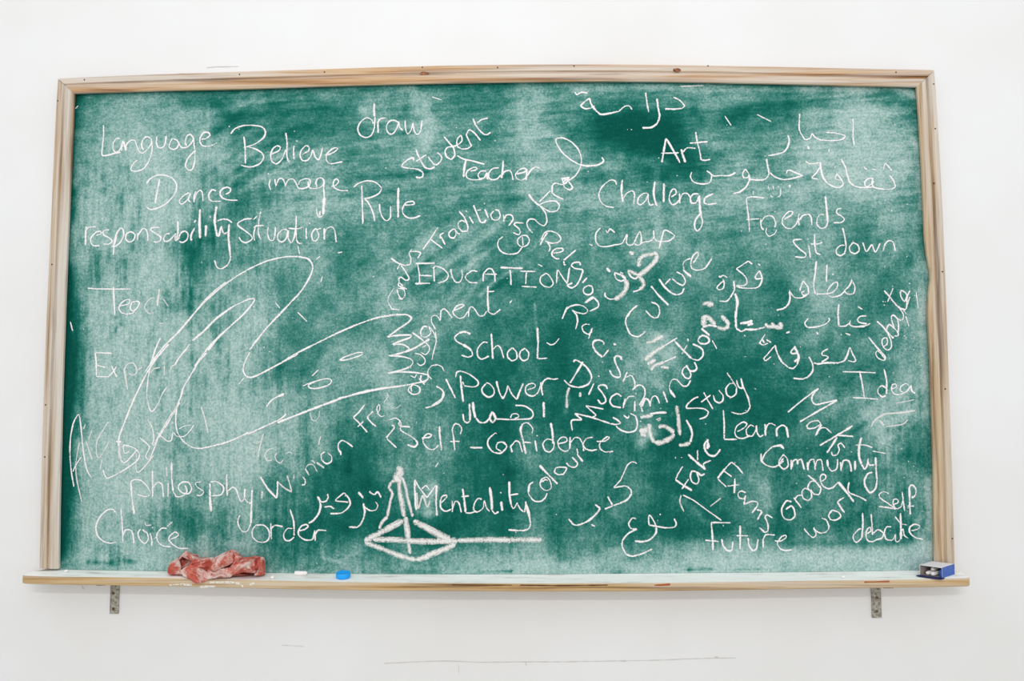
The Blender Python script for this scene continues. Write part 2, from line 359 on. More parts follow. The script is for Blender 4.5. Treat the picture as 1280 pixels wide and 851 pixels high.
SMEARS = [
 ([(455, 135), (480, 116), (505, 112), (528, 122), (536, 145), (538, 165), (528, 190)], 7, .16), ([(520, 130), (527, 165), (526, 190)], 9, .16),
 ([(270, 160), (320, 142), (380, 138), (440, 140)], 8, -.14), ([(270, 140), (330, 124), (420, 118)], 4, .12), ([(232, 130), (262, 128), (285, 140)], 9, -.12),
 ([(745, 195), (800, 186), (860, 196)], 16, -.06), ([(760, 165), (830, 160)], 18, -.10), ([(755, 205), (790, 198), (830, 204)], 7, .12),
 ([(720, 112), (800, 109), (900, 113), (990, 112), (1060, 108), (1120, 112), (1150, 122)], 4, .2), ([(1060, 112), (1120, 110), (1148, 120)], 6, .18),
 ([(905, 150), (940, 135), (985, 140)], 16, -.10), ([(1045, 150), (1090, 142), (1130, 150), (1142, 180)], 5, .13), ([(1070, 170), (1110, 165), (1128, 190), (1130, 240)], 5, .14),
 ([(520, 310), (545, 290), (565, 280)], 7, .12), ([(588, 335), (596, 310), (625, 278)], 6, .13), ([(600, 370), (620, 350), (650, 335)], 3, .2), ([(545, 420), (600, 350)], 3, .08),
 ([(655, 110), (660, 160), (655, 230)], 11, .13), ([(820, 200), (825, 320)], 6, .14), ([(668, 380), (670, 410)], 1.5, .2),
 ([(84, 340), (82, 480), (80, 690)], 9, -.22), ([(100, 380), (98, 540)], 9, -.12), ([(260, 130), (262, 330), (258, 470)], 2, .09), ([(238, 360), (240, 450), (238, 520)], 2.2, -.25),
 ([(150, 235), (175, 300), (190, 360)], 16, .07), ([(225, 640), (235, 665)], 14, -.16), ([(228, 300), (250, 330)], 18, -.16), ([(152, 600), (150, 640), (160, 680)], 12, .08),
 ([(345, 590), (345, 680)], 3, -.08), ([(405, 450), (400, 560)], 8, .07), ([(438, 565), (436, 590)], 3, -.12), ([(455, 560), (460, 600)], 12, -.08),
 ([(1000, 700), (1100, 697), (1165, 692)], 9, .22), ([(870, 703), (960, 697), (1050, 700)], 10, .16), ([(1120, 690), (1165, 680)], 8, .2), ([(990, 680), (1140, 678)], 5, -.12),
 ([(640, 706), (740, 708)], 6, .18), ([(860, 712), (890, 711)], 2.2, -.5), ([(920, 712), (950, 711)], 1.8, -.4), ([(600, 715), (640, 714)], 1.6, -.4), ([(110, 702), (140, 704)], 3, -.3), ([(155, 700), (170, 703)], 3, -.3), ([(120, 692), (125, 700)], 5, .15), ([(185, 700), (210, 704)], 4, .12),
 ([(1166, 560), (1166, 700)], 2.6, .25), ([(1158, 330), (1155, 400)], 5, .25), ([(1145, 180), (1152, 260)], 3, .18), ([(1150, 350), (1153, 430), (1157, 520)], 4, .16), ([(1160, 600), (1163, 660)], 4, .25),
 ([(1090, 518), (1110, 530), (1130, 518)], 8, .16), ([(1096, 532), (1104, 550)], 12, .36), ([(1020, 492), (1045, 500)], 10, .07), ([(825, 425), (845, 465)], 13, .34), ([(800, 425), (825, 480)], 10, .22), ([(810, 540), (800, 552)], 9, .3),
 ([(490, 380), (478, 420), (482, 480), (490, 520)], 8, .12), ([(710, 490), (707, 515)], 3, .12), ([(1035, 405), (1020, 330)], 12, .06), ([(540, 610), (535, 640)], 7, .25), ([(523, 640), (548, 640)], 5, .16),
 ([(845, 620), (870, 640), (888, 655)], 5, .1), ([(955, 600), (960, 630)], 9, .12), ([(905, 590), (880, 560)], 12, -.05), ([(402, 680), (405, 697), (430, 703)], 2.4, .18), ([(112, 400), (128, 395)], 5, .16), ([(150, 425), (135, 460), (160, 440)], 5, .12),
 ([(122, 395), (150, 397), (158, 410)], 4, -.16), ([(135, 425), (150, 405)], 3, -.25), ([(135, 240), (125, 330)], 5, .06), ([(205, 180), (200, 330)], 6, .07), ([(290, 480), (292, 560)], 5, .09), ([(270, 470), (272, 545)], 4, .07), ([(330, 470), (332, 560)], 3, -.08), ([(352, 455), (350, 520)], 5, -.14)]
for a in SMEARS: smear(*a)
D = D*(1 - .8*np.exp(-np.clip(PY - INN_T(PX), 0, 99)/3.0))                     # top rail's shadow painted in by thinning the dust below it
D = D - .16*np.exp(-np.abs(PX - INN_L(PY) - 3)/5) 
D = D + (.10 + .18*vnoise(PX, PY, 16, 4, 31))*np.exp(-np.clip(LEDGE_BACK(PX) - PY, 0, 99)/7)
D = .80*np.tanh(np.clip(D - .045, 0, 2)/.50)
PP = at(PX, PY, Y_PANEL).reshape(-1, 3)
back = PP.copy(); back[:, 1] = -0.002
idx = np.arange(NX*NY).reshape(NY, NX)
q = np.stack([idx[1:, :-1], idx[1:, 1:], idx[:-1, 1:], idx[:-1, :-1]], -1).reshape(-1, 4)
me = bpy.data.meshes.new('writing_panel')
me.vertices.add(len(PP)); me.vertices.foreach_set('co', PP.ravel())
me.loops.add(q.size); me.loops.foreach_set('vertex_index', q.ravel().astype(np.int32))
me.polygons.add(len(q)); me.polygons.foreach_set('loop_start', np.arange(0, q.size, 4, dtype=np.int32))
me.update(calc_edges=True)
a = me.attributes.new('streak', 'FLOAT', 'POINT'); a.data.foreach_set('value', np.clip(.15 + wv - .5*wh, 0, 1).ravel().astype(np.float32))
a = me.attributes.new('dust', 'FLOAT', 'POINT'); a.data.foreach_set('value', D.ravel().astype(np.float32))
me.materials.append(M_BOARD)
panel = bpy.data.objects.new('writing_panel', me); COL.objects.link(panel)
panel.parent = board; panel.matrix_parent_inverse = Matrix.Translation(-Vector(board.location))
panel['label'] = 'green writing surface clouded with rubbed chalk dust'

# chalk writing -------------------------------------------------------------------
STROKES = '''
# Language
@90,130
262,175 264,250 256,330 250,400 255,428 300,425 350,412 405,400
w20 402,287 370,287 345,325 342,375 365,402 395,385 418,335 425,300 415,350 412,390
w22 430,310 440,350 450,390
450,385 455,335 490,302 522,305 540,345 560,395 590,408 630,375 660,325 658,290 620,272 590,300 580,350 596,385
662,290 667,380 642,470 592,540 530,560 490,545 510,500 545,465
708,265 702,320 715,360 742,366 772,340 785,265
835,285 815,325 810,360 840,378 870,368 890,330 870,300 842,288
890,325 910,360 950,362 985,335 1010,290 985,255 955,270 943,320 955,350
1008,285 1020,380 1022,470 1003,540 972,550 945,520 955,470 985,425 1030,385
1075,295 1115,288 1148,258 1130,237 1095,240 1065,285 1070,330 1100,352 1150,350 1205,322
# Dance
@90,210
w24 728,90 715,170 700,240 692,295
620,130 650,90 710,60 780,62 840,90 872,150 850,220 790,290 720,330 655,345 620,325
975,205 935,225 895,265 895,290 920,298 960,262 985,205
w20 985,210 968,265 985,282
w20 1030,190 1015,240 1015,288
1015,270 1040,205 1070,185 1085,215 1090,278
1200,190 1165,182 1140,215 1140,255 1165,276 1238,276
@270,130
80,750 115,732 122,705 95,692 55,705 35,740 52,778 100,797 182,800
# responsability
@90,210
w22 122,485 115,560 115,645
110,530 140,495 200,488
200,560 245,545 235,526 200,535 160,578 158,620 182,645 232,645
312,512 262,522 265,555 310,580 335,608 310,630 258,632
w22 375,560 352,640 345,722
342,650 365,560 400,503 425,512 430,560 400,620 360,650 328,650
490,530 455,545 448,590 475,615 510,600 525,560 505,535 480,530
545,600 548,540
548,565 585,507 615,510 630,550 630,608
730,493 672,495 655,515 690,540 735,570 735,600 710,616 680,612
815,545 785,550 762,585 775,610 810,602 850,560 862,545 858,590 870,608
w22 880,440 882,520 872,605
880,600 905,540 940,525 965,550 955,595 920,618 890,608
w22 1020,495 990,560 992,605
1015,455 1030,430
w30 1065,340 1060,450 1065,585
w28 1115,475 1110,570
1148,405 1152,406
@255,210
w30 105,320 90,440 110,560
110,440 160,425 205,432 235,455
w24 100,560 125,560 145,490 165,545 205,530
w26 210,465 205,570 215,680 222,750
w20 222,750 200,800 150,835 110,825 88,765
# Believe
@270,130
w18 232,270 242,360 245,495
122,248 160,205 230,180 310,178 380,190 412,230 395,280 330,330 260,355 230,362
260,355 330,375 385,410 395,450 365,495 300,522 250,520 208,508
460,417 520,390 535,360 510,348 475,370 455,420 465,475 505,497 550,455 580,380
w22 580,240 592,330 588,410 598,465 612,487
w18 650,345 645,400 650,462
668,308 673,309
715,422 770,390 770,355 745,350 710,385 700,430 720,470 760,468 790,430 805,385 825,440 850,465 870,430 885,365
905,425 960,412 1010,378 1000,365 965,375 920,420 920,470 950,497 1052,480
# image
@255,210
w18 550,95 542,140 555,185
w20 532,45 536,50
588,90 598,155
598,150 620,95 650,88 668,115 678,155
675,150 700,100 738,92 762,120 785,165 825,172 870,150 885,105 850,88 800,105 785,140
880,100 865,130 880,165 925,170 970,160 1000,120 980,85 945,90 930,125 940,160
w20 1000,95 995,170 1000,240
w30 1000,240 995,320 990,390
990,395 960,408 940,380 935,325
965,355 962,400
1055,155 1100,140 1118,110 1100,90 1078,110 1075,150 1100,175 1140,187 1200,187
# Situation
@255,210
400,420 340,425 285,455 285,480 340,520 390,560 400,590 350,620 310,605 290,570
410,430 442,398
430,480 415,545 420,605
w18 472,362 455,450 455,550 475,598
410,500 440,480 500,478
535,490 530,550 545,595 575,600 590,560 595,490
700,520 660,510 615,550 615,595 645,615 680,590 700,520 700,580 725,628
w20 768,395 765,480 755,560 730,625
765,480 768,570 780,620 820,628
700,500 770,505 825,490
w20 850,495 850,590
875,458 879,462
910,515 895,560 905,600 935,602 955,560 940,515 975,500
945,515 925,505 900,535
w22 1000,500 1000,598
1000,560 1020,505 1060,490 1085,515 1100,618
w14 780,645 795,715
# Rule
@430,190
w20 148,280 152,400 155,500 157,598
80,295 120,262 190,240 260,252 310,300 290,345 230,375 165,390
w18 175,390 205,425 240,500 258,575
295,430 300,490 325,550 355,570 385,545 388,450
w26 452,295 450,400 450,545
500,440 555,440 585,430 570,410 520,420 490,460 490,510 530,545 580,548 635,528
# draw
@430,110
w26 252,125 250,180 255,240
245,300 228,262 190,248 140,280 115,340 135,390 180,412 225,395 250,340 258,240
w22 280,280 285,375
278,300 300,258 348,250
455,285 410,268 370,285 352,335 375,380 410,378 442,330 455,280 462,325 490,355
508,270 512,340 530,382 555,355 575,290
572,300 585,360 610,385 635,360 650,268
# Student
@430,110
577,605 575,580 540,590 490,630 485,655 540,667
w20 540,667 610,675 652,700 655,735 625,745 595,740
w20 597,510 625,580 670,655 715,672 755,655
598,610 685,553
700,575 740,625 770,638 805,605 810,570 775,535
w20 832,405 870,450 910,500 920,560 890,595
890,595 855,575 840,530 860,495 935,478 980,440 970,395 940,430 940,480 975,505 1020,505 1058,485
w18 1060,485 1035,430 1018,390 1040,350 1080,370 1135,437
w20 1072,255 1100,320 1150,375 1185,390 1220,368
1105,290 1140,265 1195,250
# Teacher
@560,150
w26 150,330 135,400 130,475
75,295 130,325 200,340 305,368
185,425 230,415 240,400 215,393 165,420 150,455 165,485 220,498 285,492
320,425 275,425 250,455 265,485 300,480 325,440 325,480 335,495
425,398 375,402 340,440 340,480 370,498 410,488 440,455
w22 458,335 455,400 445,485
445,470 470,430 510,420 530,445 540,500
570,450 630,435 655,415 620,402 580,425 560,460 575,490 610,500 645,480 660,430
w22 655,425 648,500
655,470 690,415 730,392 765,403
# Traditions
@430,190
720,725 820,800
780,625 720,720 655,810
w20 805,700 840,770
800,720 800,690 830,670
930,640 900,645 872,675 880,705 910,715 930,690 925,650 945,675 965,680
w20 955,490 1000,545 1030,620 1025,655
1020,590 980,570 950,590 955,630 985,660 1030,655
w18 1040,535 1075,595
1015,490 1020,495
w20 1075,440 1100,500 1135,580 1165,583 1180,560
1105,485 1140,480
w18 1170,475 1200,548
1165,428 1170,430
@600,220
w16 115,290 90,320 105,360 145,365 168,335 155,290 125,280
155,285 160,278
w18 195,320 200,380
200,360 220,325 260,325 275,360 238,415
365,392 300,388 285,405 320,435 335,465 320,488 275,470
# Control
@600,220
190,503 155,535 148,580 180,630 240,650 310,640 340,605 352,585
345,495 312,530 320,570 355,588 395,570 410,530 385,495 345,495
w14 352,500 358,580
440,475 400,430 390,390 410,360 450,360 490,395 530,412 555,380 545,310 500,250 470,225
w28 403,150 440,200 490,245
490,218 585,122
485,240 560,212 630,210 658,245 640,285 590,298 540,275 495,245
w18 590,130 630,165 695,195
600,140 600,85 625,60 665,70 695,70
w20 680,20 700,65 735,30 680,25 740,15 690,50
690,70 710,100 745,115 768,95 735,45
@560,150
1000,505 1060,460 1100,390 1108,320 1080,240 1020,180 950,148 898,158 905,200 950,270 1020,330 1090,370
w20 1090,370 1160,382 1230,375
@710,100
w18 120,712 190,715 250,705 295,675 280,640
# drasa_arabic
@710,100
55,100 75,122 100,108 125,102 162,112
w18 178,150 130,190 108,215 140,238 185,235 220,215
w20 178,150 190,195 215,235 270,285 340,278 420,262
420,262 470,220 510,218 532,248
w18 645,105 655,190 670,268
w20 738,155 748,230 760,300 740,360 690,395 615,398
875,143 930,170 965,215 950,235
w20 950,235 890,242 805,240
# Art
@710,100
w22 815,485 800,560 780,685
w22 815,485 860,560 900,630 930,690
770,610 920,605
w24 940,575 955,630 975,685
955,600 990,565 1060,568
w20 1058,430 1075,520 1095,600 1105,665
1105,665 1140,668 1182,660
w20 1010,525 1080,520 1160,512
# Challenge
@735,190
238,275 225,242 185,235 120,285 90,350 105,410 150,450 215,462
w24 285,230 278,320 290,415
290,390 320,345 365,322 385,350 380,435
500,345 460,345 420,380 412,425 440,437 480,400 500,350 500,400 515,440 545,435
w24 555,245 545,340 560,420 575,450
w26 630,260 628,420
690,375 730,345 725,312 700,312 680,350 675,400 700,438 735,425 760,395
w20 760,345 762,428
762,400 785,350 820,345 845,370 860,420 895,425
920,350 875,350 850,385 858,425 895,420 920,370
w26 925,360 925,430 935,510
w20 935,510 950,580 935,630 905,655 885,620 895,560 945,500
w20 1040,345 970,380
970,380 965,420 1000,435 1068,425
# samt_arabic
@740,270
72,98 35,140 30,200 55,245 110,255 190,240 250,225 290,155 285,215 300,240 340,235 395,130 410,200 395,240 370,240 350,230
395,230 440,215 490,205 515,165 510,120 520,190 560,212 640,205 685,165 640,130 600,120 580,180 555,275
112,115 130,138 150,108 190,138
# ahbar_arabic
@980,130
w18 572,120 574,200 572,270 582,345
345,237 410,240 480,255 505,270 480,295 400,305 310,300 260,280 232,248 215,285 175,300
w18 175,300 145,255 125,200 130,80
w22 195,350 208,378
375,372 370,402
@860,130
w20 828,258 840,300 830,350 800,395 745,415 665,430
# jolous_arabic
@860,130
30,565 20,605 50,650 120,665 175,655 195,615 190,580 155,555
w18 190,580 215,598 270,595 340,595 395,570
475,540 455,575 460,610 495,612 505,585 475,540
w20 505,585 510,630 480,690 430,730 370,745
500,625 580,632 640,625 672,580 660,520
w22 672,580 660,510 650,455
680,570 720,605 790,628 860,620 955,595
955,595 900,575 850,552 825,555 815,578
w28 845,670 846,695
w12 540,755 545,720
w12 665,680 675,720
w12 705,680 712,715
w12 770,700 765,760 740,775
w12 680,760 705,775
# thaqafa_arabic
@980,130
w20 875,592 910,640 925,690
925,690 880,710 800,705 740,690 730,640 735,620 700,620 670,650 680,685 735,660 740,635
740,690 640,695 580,680
w20 580,680 545,650 520,580 510,530 475,460
w16 440,575 425,620 450,630 490,635
440,580 480,635 490,670 460,692 420,690 360,660
w22 360,660 325,610 305,540 300,480
300,520 270,570 232,612 280,625
180,475 205,495 245,498 290,485
w20 825,545 840,495 895,555
660,525 690,545
725,540 768,548
420,523 425,527
# Friends
@910,220
150,185 160,270 172,370 178,465
150,185 200,172 300,183
150,362 260,355
w20 270,350 275,420 295,448
275,385 305,340 350,330 380,345
w20 375,340 395,390 388,430
385,298 390,290
w10 320,430 315,470 340,500 385,480 405,445
465,360 525,325 535,298 500,298 455,350 450,395 485,432 530,432 570,390 590,310
w20 585,345 588,412
590,370 620,330 670,320 690,350 695,410
w24 808,165 818,260 828,380
800,320 765,320 740,355 740,405 775,435 815,420 830,370
945,265 905,280 905,310 945,335 965,360 940,385 875,388
# sit
@970,260
215,260 150,265 148,290 200,345 245,380 235,410 155,405
w18 270,310 285,415
262,262 265,258
w18 318,215 320,300 335,370 370,388
285,300 340,300 385,285
# down
@970,260
w18 552,165 570,240 580,320 570,370
570,310 535,310 500,345 505,385 540,395 575,370
640,285 610,325 620,365 660,378 690,350 680,310 640,285
w18 720,285 750,360 795,300
w18 795,300 825,365 865,290
890,355 905,300 940,270 975,290 990,358
# khauf_arabic
@740,270
w34 310,295 345,320
w30 120,430 150,465
w36 385,420 400,350 445,325 510,315
w34 510,300 545,325
w42 545,320 520,380 470,430 410,480 375,495
w34 295,455 340,470 375,490
w20 295,460 325,505 360,520 380,500
w40 380,490 420,540 425,580 395,610
w18 410,605 375,620 340,628
w30 185,470 240,490 280,520
w18 185,475 200,520 240,540 270,530
w44 275,520 290,580 260,640 220,675 185,690
w20 185,690 145,690 110,665 108,635
# Culture
@740,270
375,742 330,780 295,840
@770,350
180,210 110,270 80,330 90,390 120,450 185,470 245,425
@740,270
w20 490,715 540,735 562,785 545,840 500,840 445,785
w24 490,580 550,655 635,740
w22 555,522 600,585 655,635 700,655
700,655 745,640 765,598
605,570 650,520
665,520 715,560 755,575 775,540 750,490 702,465
w24 755,445 780,470 825,505
765,450 755,400 775,370 820,352
840,390 880,330 875,300 840,330 820,390 830,435 880,450 940,430 995,350
# fikra_arabic
@860,320
w18 255,165 270,175 290,160 325,180
290,190 300,230 290,270 255,280 240,260 275,220 305,205
w20 378,205 385,280 350,345
350,345 320,375 260,374
400,105 470,165 490,215 465,245 400,245
400,105 450,75 500,40
w18 500,42 535,68
400,250 450,265 540,268 590,250 615,190 595,125
595,120 560,165 565,190 610,185
w18 580,65 600,78
# mazahir_arabic
@970,260
625,590 655,660 640,710 595,715 570,685 605,650 630,600
570,690 530,725 470,740 430,720 430,680 480,620 510,620 505,660 470,700 420,712 330,715
w20 335,440 325,540 312,640 325,715
w20 422,470 420,540 418,615
w16 462,555 480,548
225,605 200,670 200,690
225,605 265,660 265,715 225,730
240,690 215,700 225,725 255,715
w18 265,715 210,745 150,740 112,690 108,680
w20 110,690 115,750 100,800 60,835 0,848
# saada_arabic
@860,320
w34 120,405 160,390 200,400 160,415
w46 140,490 130,540 125,580
w40 145,490 190,530 225,570
w26 120,590 180,575 240,585
w24 110,600 180,660
w34 275,495 320,540 340,575
w34 340,575 300,605 240,590
w30 390,310 410,380 400,450 395,520 400,600
w24 400,600 440,625 480,610 560,610 640,590
w28 430,560 500,550 535,535
w30 540,560 490,575
w30 640,560 665,590
w34 690,555 720,585
w38 760,550 770,590 710,585 650,590
w22 815,640 845,628
w12 465,655 478,668
# ghiyab_arabic
@860,320
1000,515 970,555 990,590 1060,590 1140,565 1175,530 1165,515
w20 1065,630 1082,652
# ghiyab_arabic
@980,360
w24 455,130 448,220 455,315
455,318 510,315 545,285 550,265
545,285 550,310 600,322 670,312
w22 715,295 670,315 610,322
685,230 635,235 610,262 625,285 690,298
w20 612,152 650,178
468,385 480,390
w20 508,375 550,390
# maarifa_arabic
@980,360
w24 545,490 520,570 495,610
545,490 570,550 595,600 570,612 530,600
w22 500,605 440,622 360,620 270,632
365,505 320,530 315,555 350,565 365,580 310,615
w20 275,632 245,620
w20 205,570 235,630 235,690 200,735 150,755 75,748
@860,320
w24 880,748 910,800 915,850 880,880
890,755 855,795 865,810 905,808
@860,380
w14 640,250 590,330
w22 880,355 910,410 920,440 905,505
905,505 870,535 830,525
880,360 855,395 865,410 905,408
w22 830,525 780,480 745,420 720,340
715,350 670,405 630,450 645,470 690,435
w18 610,285 635,325
w16 650,295 690,320
595,320 620,340 665,325
1005,440 1008,443
# debate
@980,360
w18 700,405 760,480 840,570 830,605
830,605 780,580 760,545 775,520 800,540 845,595
820,490 855,465 855,420 830,415 812,440 825,490 860,515 890,490 885,430 850,350
w20 770,275 820,320 870,380 910,418
850,350 860,315 880,305 930,350 950,390 915,400
915,330 900,290 890,240 910,225 940,260 950,310 945,385
920,235 960,265 985,260 990,220 950,150
w20 830,20 880,80 950,160 1010,180
w18 905,0 860,115
1010,180 1025,130 1045,70
965,25 970,70 1000,110 1020,60 990,25 965,20
w20 1045,20 1020,80 1020,165
# Idea
@950,440
w20 825,155 845,250 865,380
685,163 800,165 960,172
770,378 870,382 980,392
w22 1030,140 1050,240 1050,350
1050,300 1010,280 980,305 980,340 1015,372 1045,360
1085,310 1130,290 1125,265 1100,270 1090,310 1120,350 1170,350 1215,325
1240,290 1215,262 1170,285 1165,320 1205,335 1240,300 1255,280 1260,320 1290,345
# Education
@470,300
w18 345,200 360,280 362,355
w20 330,195 490,192
350,293 465,297
w20 325,362 450,358
480,225 485,345
470,235 500,218 560,240 600,290 580,335 515,358
620,240 635,310 665,350 700,345 718,300 712,240
845,262 800,255 750,290 745,320 785,352 845,355
890,345 895,280 930,240 965,245 985,290 990,350
900,283 1005,285
@600,310
w22 250,180 255,240 258,308
w22 168,162 355,168
w18 385,200 380,300
330,192 465,195
345,318 472,325
540,215 505,240 500,280 530,315 580,325 608,295 590,250 560,215 535,212
635,295 645,185 690,250 730,300
745,160 735,220 725,290
# Development_end
@470,300
w18 920,430 985,425
w24 930,380 928,480 935,600
935,600 980,615 1035,575
920,590 895,625 860,630 830,590 800,555 775,570 768,640
765,590 730,640 690,650 650,620 640,590 690,570 730,545 710,535 670,550 640,590
635,650 600,600 565,572 540,590 535,665
535,670 515,640 490,625 462,640 462,680 495,740
430,720 395,720 370,765 385,800 420,805 455,770 440,720 475,760 500,820
@470,380
w14 495,230 500,310 480,390 465,465
w20 300,235 350,270 400,310
w30 445,290 330,360 240,400
w14 400,310 440,350 440,390 410,420 375,400
w12 385,360 420,340
w14 320,410 370,420 405,455 405,490 370,510 340,490
w12 340,580 320,610 285,590
280,680 270,720 310,750 360,735 360,690 310,670 290,690 300,730
# Experiments_end
@470,380
w20 355,615 405,670
375,590 370,640 400,650 430,625 430,590 400,580
w18 440,600 465,625
440,600 430,560 460,515 510,505 545,520 565,555
w20 500,680 550,715 565,760 530,800 460,848
w20 580,620 620,700 660,782
@470,460
w20 560,200 540,270 470,315 410,330
# Rights_edge
@470,300
w22 125,150 180,190 250,215
w16 205,190 175,245
250,210 285,200 290,150 275,110 300,75
285,95 330,95 370,105 345,155
w18 210,210 250,270 275,320 250,335 210,310 190,320 195,350 225,385
190,350 190,380 260,408
175,410 190,460 215,490 240,460 230,410 180,400
w22 185,480 215,495
w10 150,400 105,470 100,510 130,570
w18 125,572 200,580
# Religions
@600,220
w20 500,575 520,530 560,470
505,530 540,470 590,458 645,480 672,520 650,550 595,558 540,540
w16 560,550 582,590 572,630
605,640 660,635 690,618 680,600 630,605 600,630 600,660 630,685 660,688
w22 795,615 730,670 695,700
695,705 700,735 715,738
@600,310
835,145 825,120 780,122 760,145 790,170 850,180 855,210
w18 855,185 835,250 800,310 760,330 725,310 770,290
w22 890,245 850,290
895,312 860,335 865,375 905,388 935,365 930,320 895,310
w30 945,405 870,455
945,410 980,450 980,490 910,525
# Racism
@650,340
w20 395,285 375,330 350,390
370,330 410,290 470,272 530,285 562,320 540,345 490,340 430,318
w20 440,322 470,360 478,410 462,475
580,435 540,435 515,455 525,490 560,515 590,505 600,465 585,500 570,555
w22 700,605 690,580 655,565 615,575 605,610 630,660 685,708
w24 690,705 735,645
@680,430
w20 545,215 565,255 600,275 630,272 630,235 600,170 585,120 605,98 650,110
w24 630,110 650,130
w24 690,230 670,280 655,315
675,280 720,260 745,290 755,340 735,385
w20 740,380 765,350 800,340 835,370 835,430 790,510
452,265 458,267
w26 480,150 490,152
@650,340
w20 775,598 800,602
# School
@470,380
w26 785,250 740,230 690,240 
690,240 655,275 670,310 730,340
w30 720,335 770,365 795,390
795,390 800,425 765,440 710,425
930,320 890,318 845,370 845,430 880,458 940,430
w20 958,245 965,350 970,455
970,380 1005,345 1035,365 1062,450
1130,362 1095,400 1095,440 1130,470 1170,450 1165,395 1130,362
1240,365 1200,395 1195,440 1225,470 1260,455 1268,405 1240,370
@540,400
w26 875,62 880,180 875,320
875,320 915,320 960,315
w14 950,185 985,205 1020,195 1058,150
# Power
@540,400
w24 235,460 245,560 260,680
198,475 205,435 240,425 310,450 380,505 380,540 340,555 265,545
265,540 255,510
450,525 415,570 425,610 470,640 510,620 515,575 480,530 450,520
w20 535,505 560,600 590,655
590,655 620,590 630,545 660,610 705,660
w20 705,660 730,590 758,525
790,580 850,560 860,540 830,525 785,545 775,585 795,620 840,630 880,600 905,540
w22 905,515 910,580 922,628
908,560 925,510 960,485 1010,492 1050,485
# Discrimination
@680,430
w20 325,145 280,220 215,325
w20 245,150 260,132 300,150 360,200 395,270 370,330 300,358 220,345 165,298
w18 415,325 370,422
452,265 458,267
w20 528,375 510,345 470,340 450,360 480,400 510,450 510,480 475,495 445,460
w20 645,435 605,412 560,440 548,480 575,515 640,528
w20 675,450 655,535
670,490 700,440 750,432
w18 755,470 752,560
762,410 766,414
w24 835,445 805,510 820,565
w20 815,520 840,455 870,470 885,520
880,500 900,440 935,435 960,495
w22 990,390 1025,485
988,340 992,352
w22 1045,380 1090,445
1060,420 1040,360 1060,300 1100,295 1150,345 1190,345 1218,300
@770,350
600,710 560,735 550,770 575,810 610,815 620,780 600,730
w20 580,705 610,750 650,755 670,730 650,680
w28 485,505 550,575 625,650
w18 590,540 545,615
625,650 680,665 720,630 720,580 690,550
w20 635,530 690,555 725,590
595,485 600,510
w20 705,460 680,500 700,525 745,530 775,505 760,475 720,460 690,475
# noisy_mark_arabic
@680,430
w18 255,575 400,610 550,660
w20 550,660 600,668 632,655 610,630 570,608
495,540 420,525 345,512
345,512 400,560 430,590 400,608
w20 255,575 315,630
315,630 230,635 235,720
w18 595,680 640,715 700,732 760,715 775,660 760,600 715,575
w18 660,590 695,615 705,590
# raha_arabic
@680,430
w34 800,610 850,600 905,590
w24 880,580 950,570 1020,568
w14 930,630 970,612
w14 945,640 970,625
w60 790,720 830,720 860,690
w40 800,745 850,760
w36 870,660 880,740 900,790 920,820
w46 920,820 980,815 1050,780 1085,745
w36 1080,735 1030,695 985,680 950,695
w32 1100,510 1115,600 1120,680 1130,760
w28 1180,630 1215,690 1230,750 1215,815
w32 1215,820 1170,835 1120,840
# Study
@810,450
420,305 380,320 325,370 325,400 400,398 465,405 500,430 480,470 425,490
w18 460,265 500,340 540,408
440,350 520,290
540,290 555,335 590,355 620,335 620,290 585,250
w18 655,105 700,170 740,235
720,195 680,195 648,235 655,285 690,308 730,280 735,230
735,165 750,220 785,230 770,150
w20 770,150 790,220 830,310 848,390
w18 848,390 820,430 760,448 690,432
# Learn
@810,450
w20 625,415 632,530 632,655
632,658 740,658
740,595 800,560 820,530 790,515 740,545 720,600 740,640 790,650 850,625
885,555 850,540 815,580 825,625 865,630 895,580 900,545 905,600 930,635 960,620
w22 970,530 975,630
975,590 990,540 1020,525 1060,545
w26 1065,560 1070,635
1065,600 1080,560 1120,540 1150,560
w22 1150,555 1165,645
# Marks
@950,440
w18 230,500 350,400 485,300
w18 485,300 440,350 430,400 460,435 520,425 640,398
w22 640,400 500,480 330,578
505,600 480,570 420,580 390,610 400,635 450,630 500,600
w24 510,600 460,695
475,660 510,630 545,630 592,672
w24 770,610 640,690 495,775
w20 645,690 775,700
w24 640,705 600,770 555,838
@970,520
460,295 470,325 505,320 525,280 515,240 540,225 572,265
# Community
@950,440
w22 200,800 160,775 110,785
@810,450
1130,735 1100,705 1050,715
w22 1130,735 1090,712 1030,720 
w18 1030,720 970,780 940,850
@930,520
w18 140,310 145,370 190,410 260,420 330,370
@970,520
w18 60,320 25,370 30,410 65,440 100,410 90,350 55,315
20,400 60,350
w24 125,360 125,445
w20 130,430 140,375 170,360 180,400 185,370 210,360 235,445
w24 260,380 265,450
w20 260,430 280,370 310,360 320,400 325,448
325,420 340,370 375,365 390,455
w24 425,360 430,420
430,420 460,455 500,440 510,400 510,355
w26 535,380 540,455
w20 540,440 560,370 600,370 615,400 625,462
w24 655,370 655,450
620,295 632,300
w28 710,175 690,250 690,340 710,400
w20 710,400 735,440 755,410 765,350
660,240 740,240 800,262
w14 800,290 910,310
760,370 775,405 815,405
w24 825,340 830,440 838,530
w20 838,530 825,600 780,635 740,580 735,530 760,480 800,465
# Grade
@970,520
w18 130,710 85,705 50,760 48,810 70,850 120,860 155,830 150,780 125,745 80,775
w18 145,675 210,762
155,690 180,660 220,655
280,615 240,600 215,630 225,680 265,700 295,670 285,610
w18 285,610 320,655 
w22 262,490 320,535 375,600
375,600 355,650 305,640 265,595 285,545 330,540
370,545 410,520 410,490 380,485 365,520 385,575 430,602 475,590 515,545
# Work
@980,570
w18 165,600 200,645 240,675 265,650 245,590
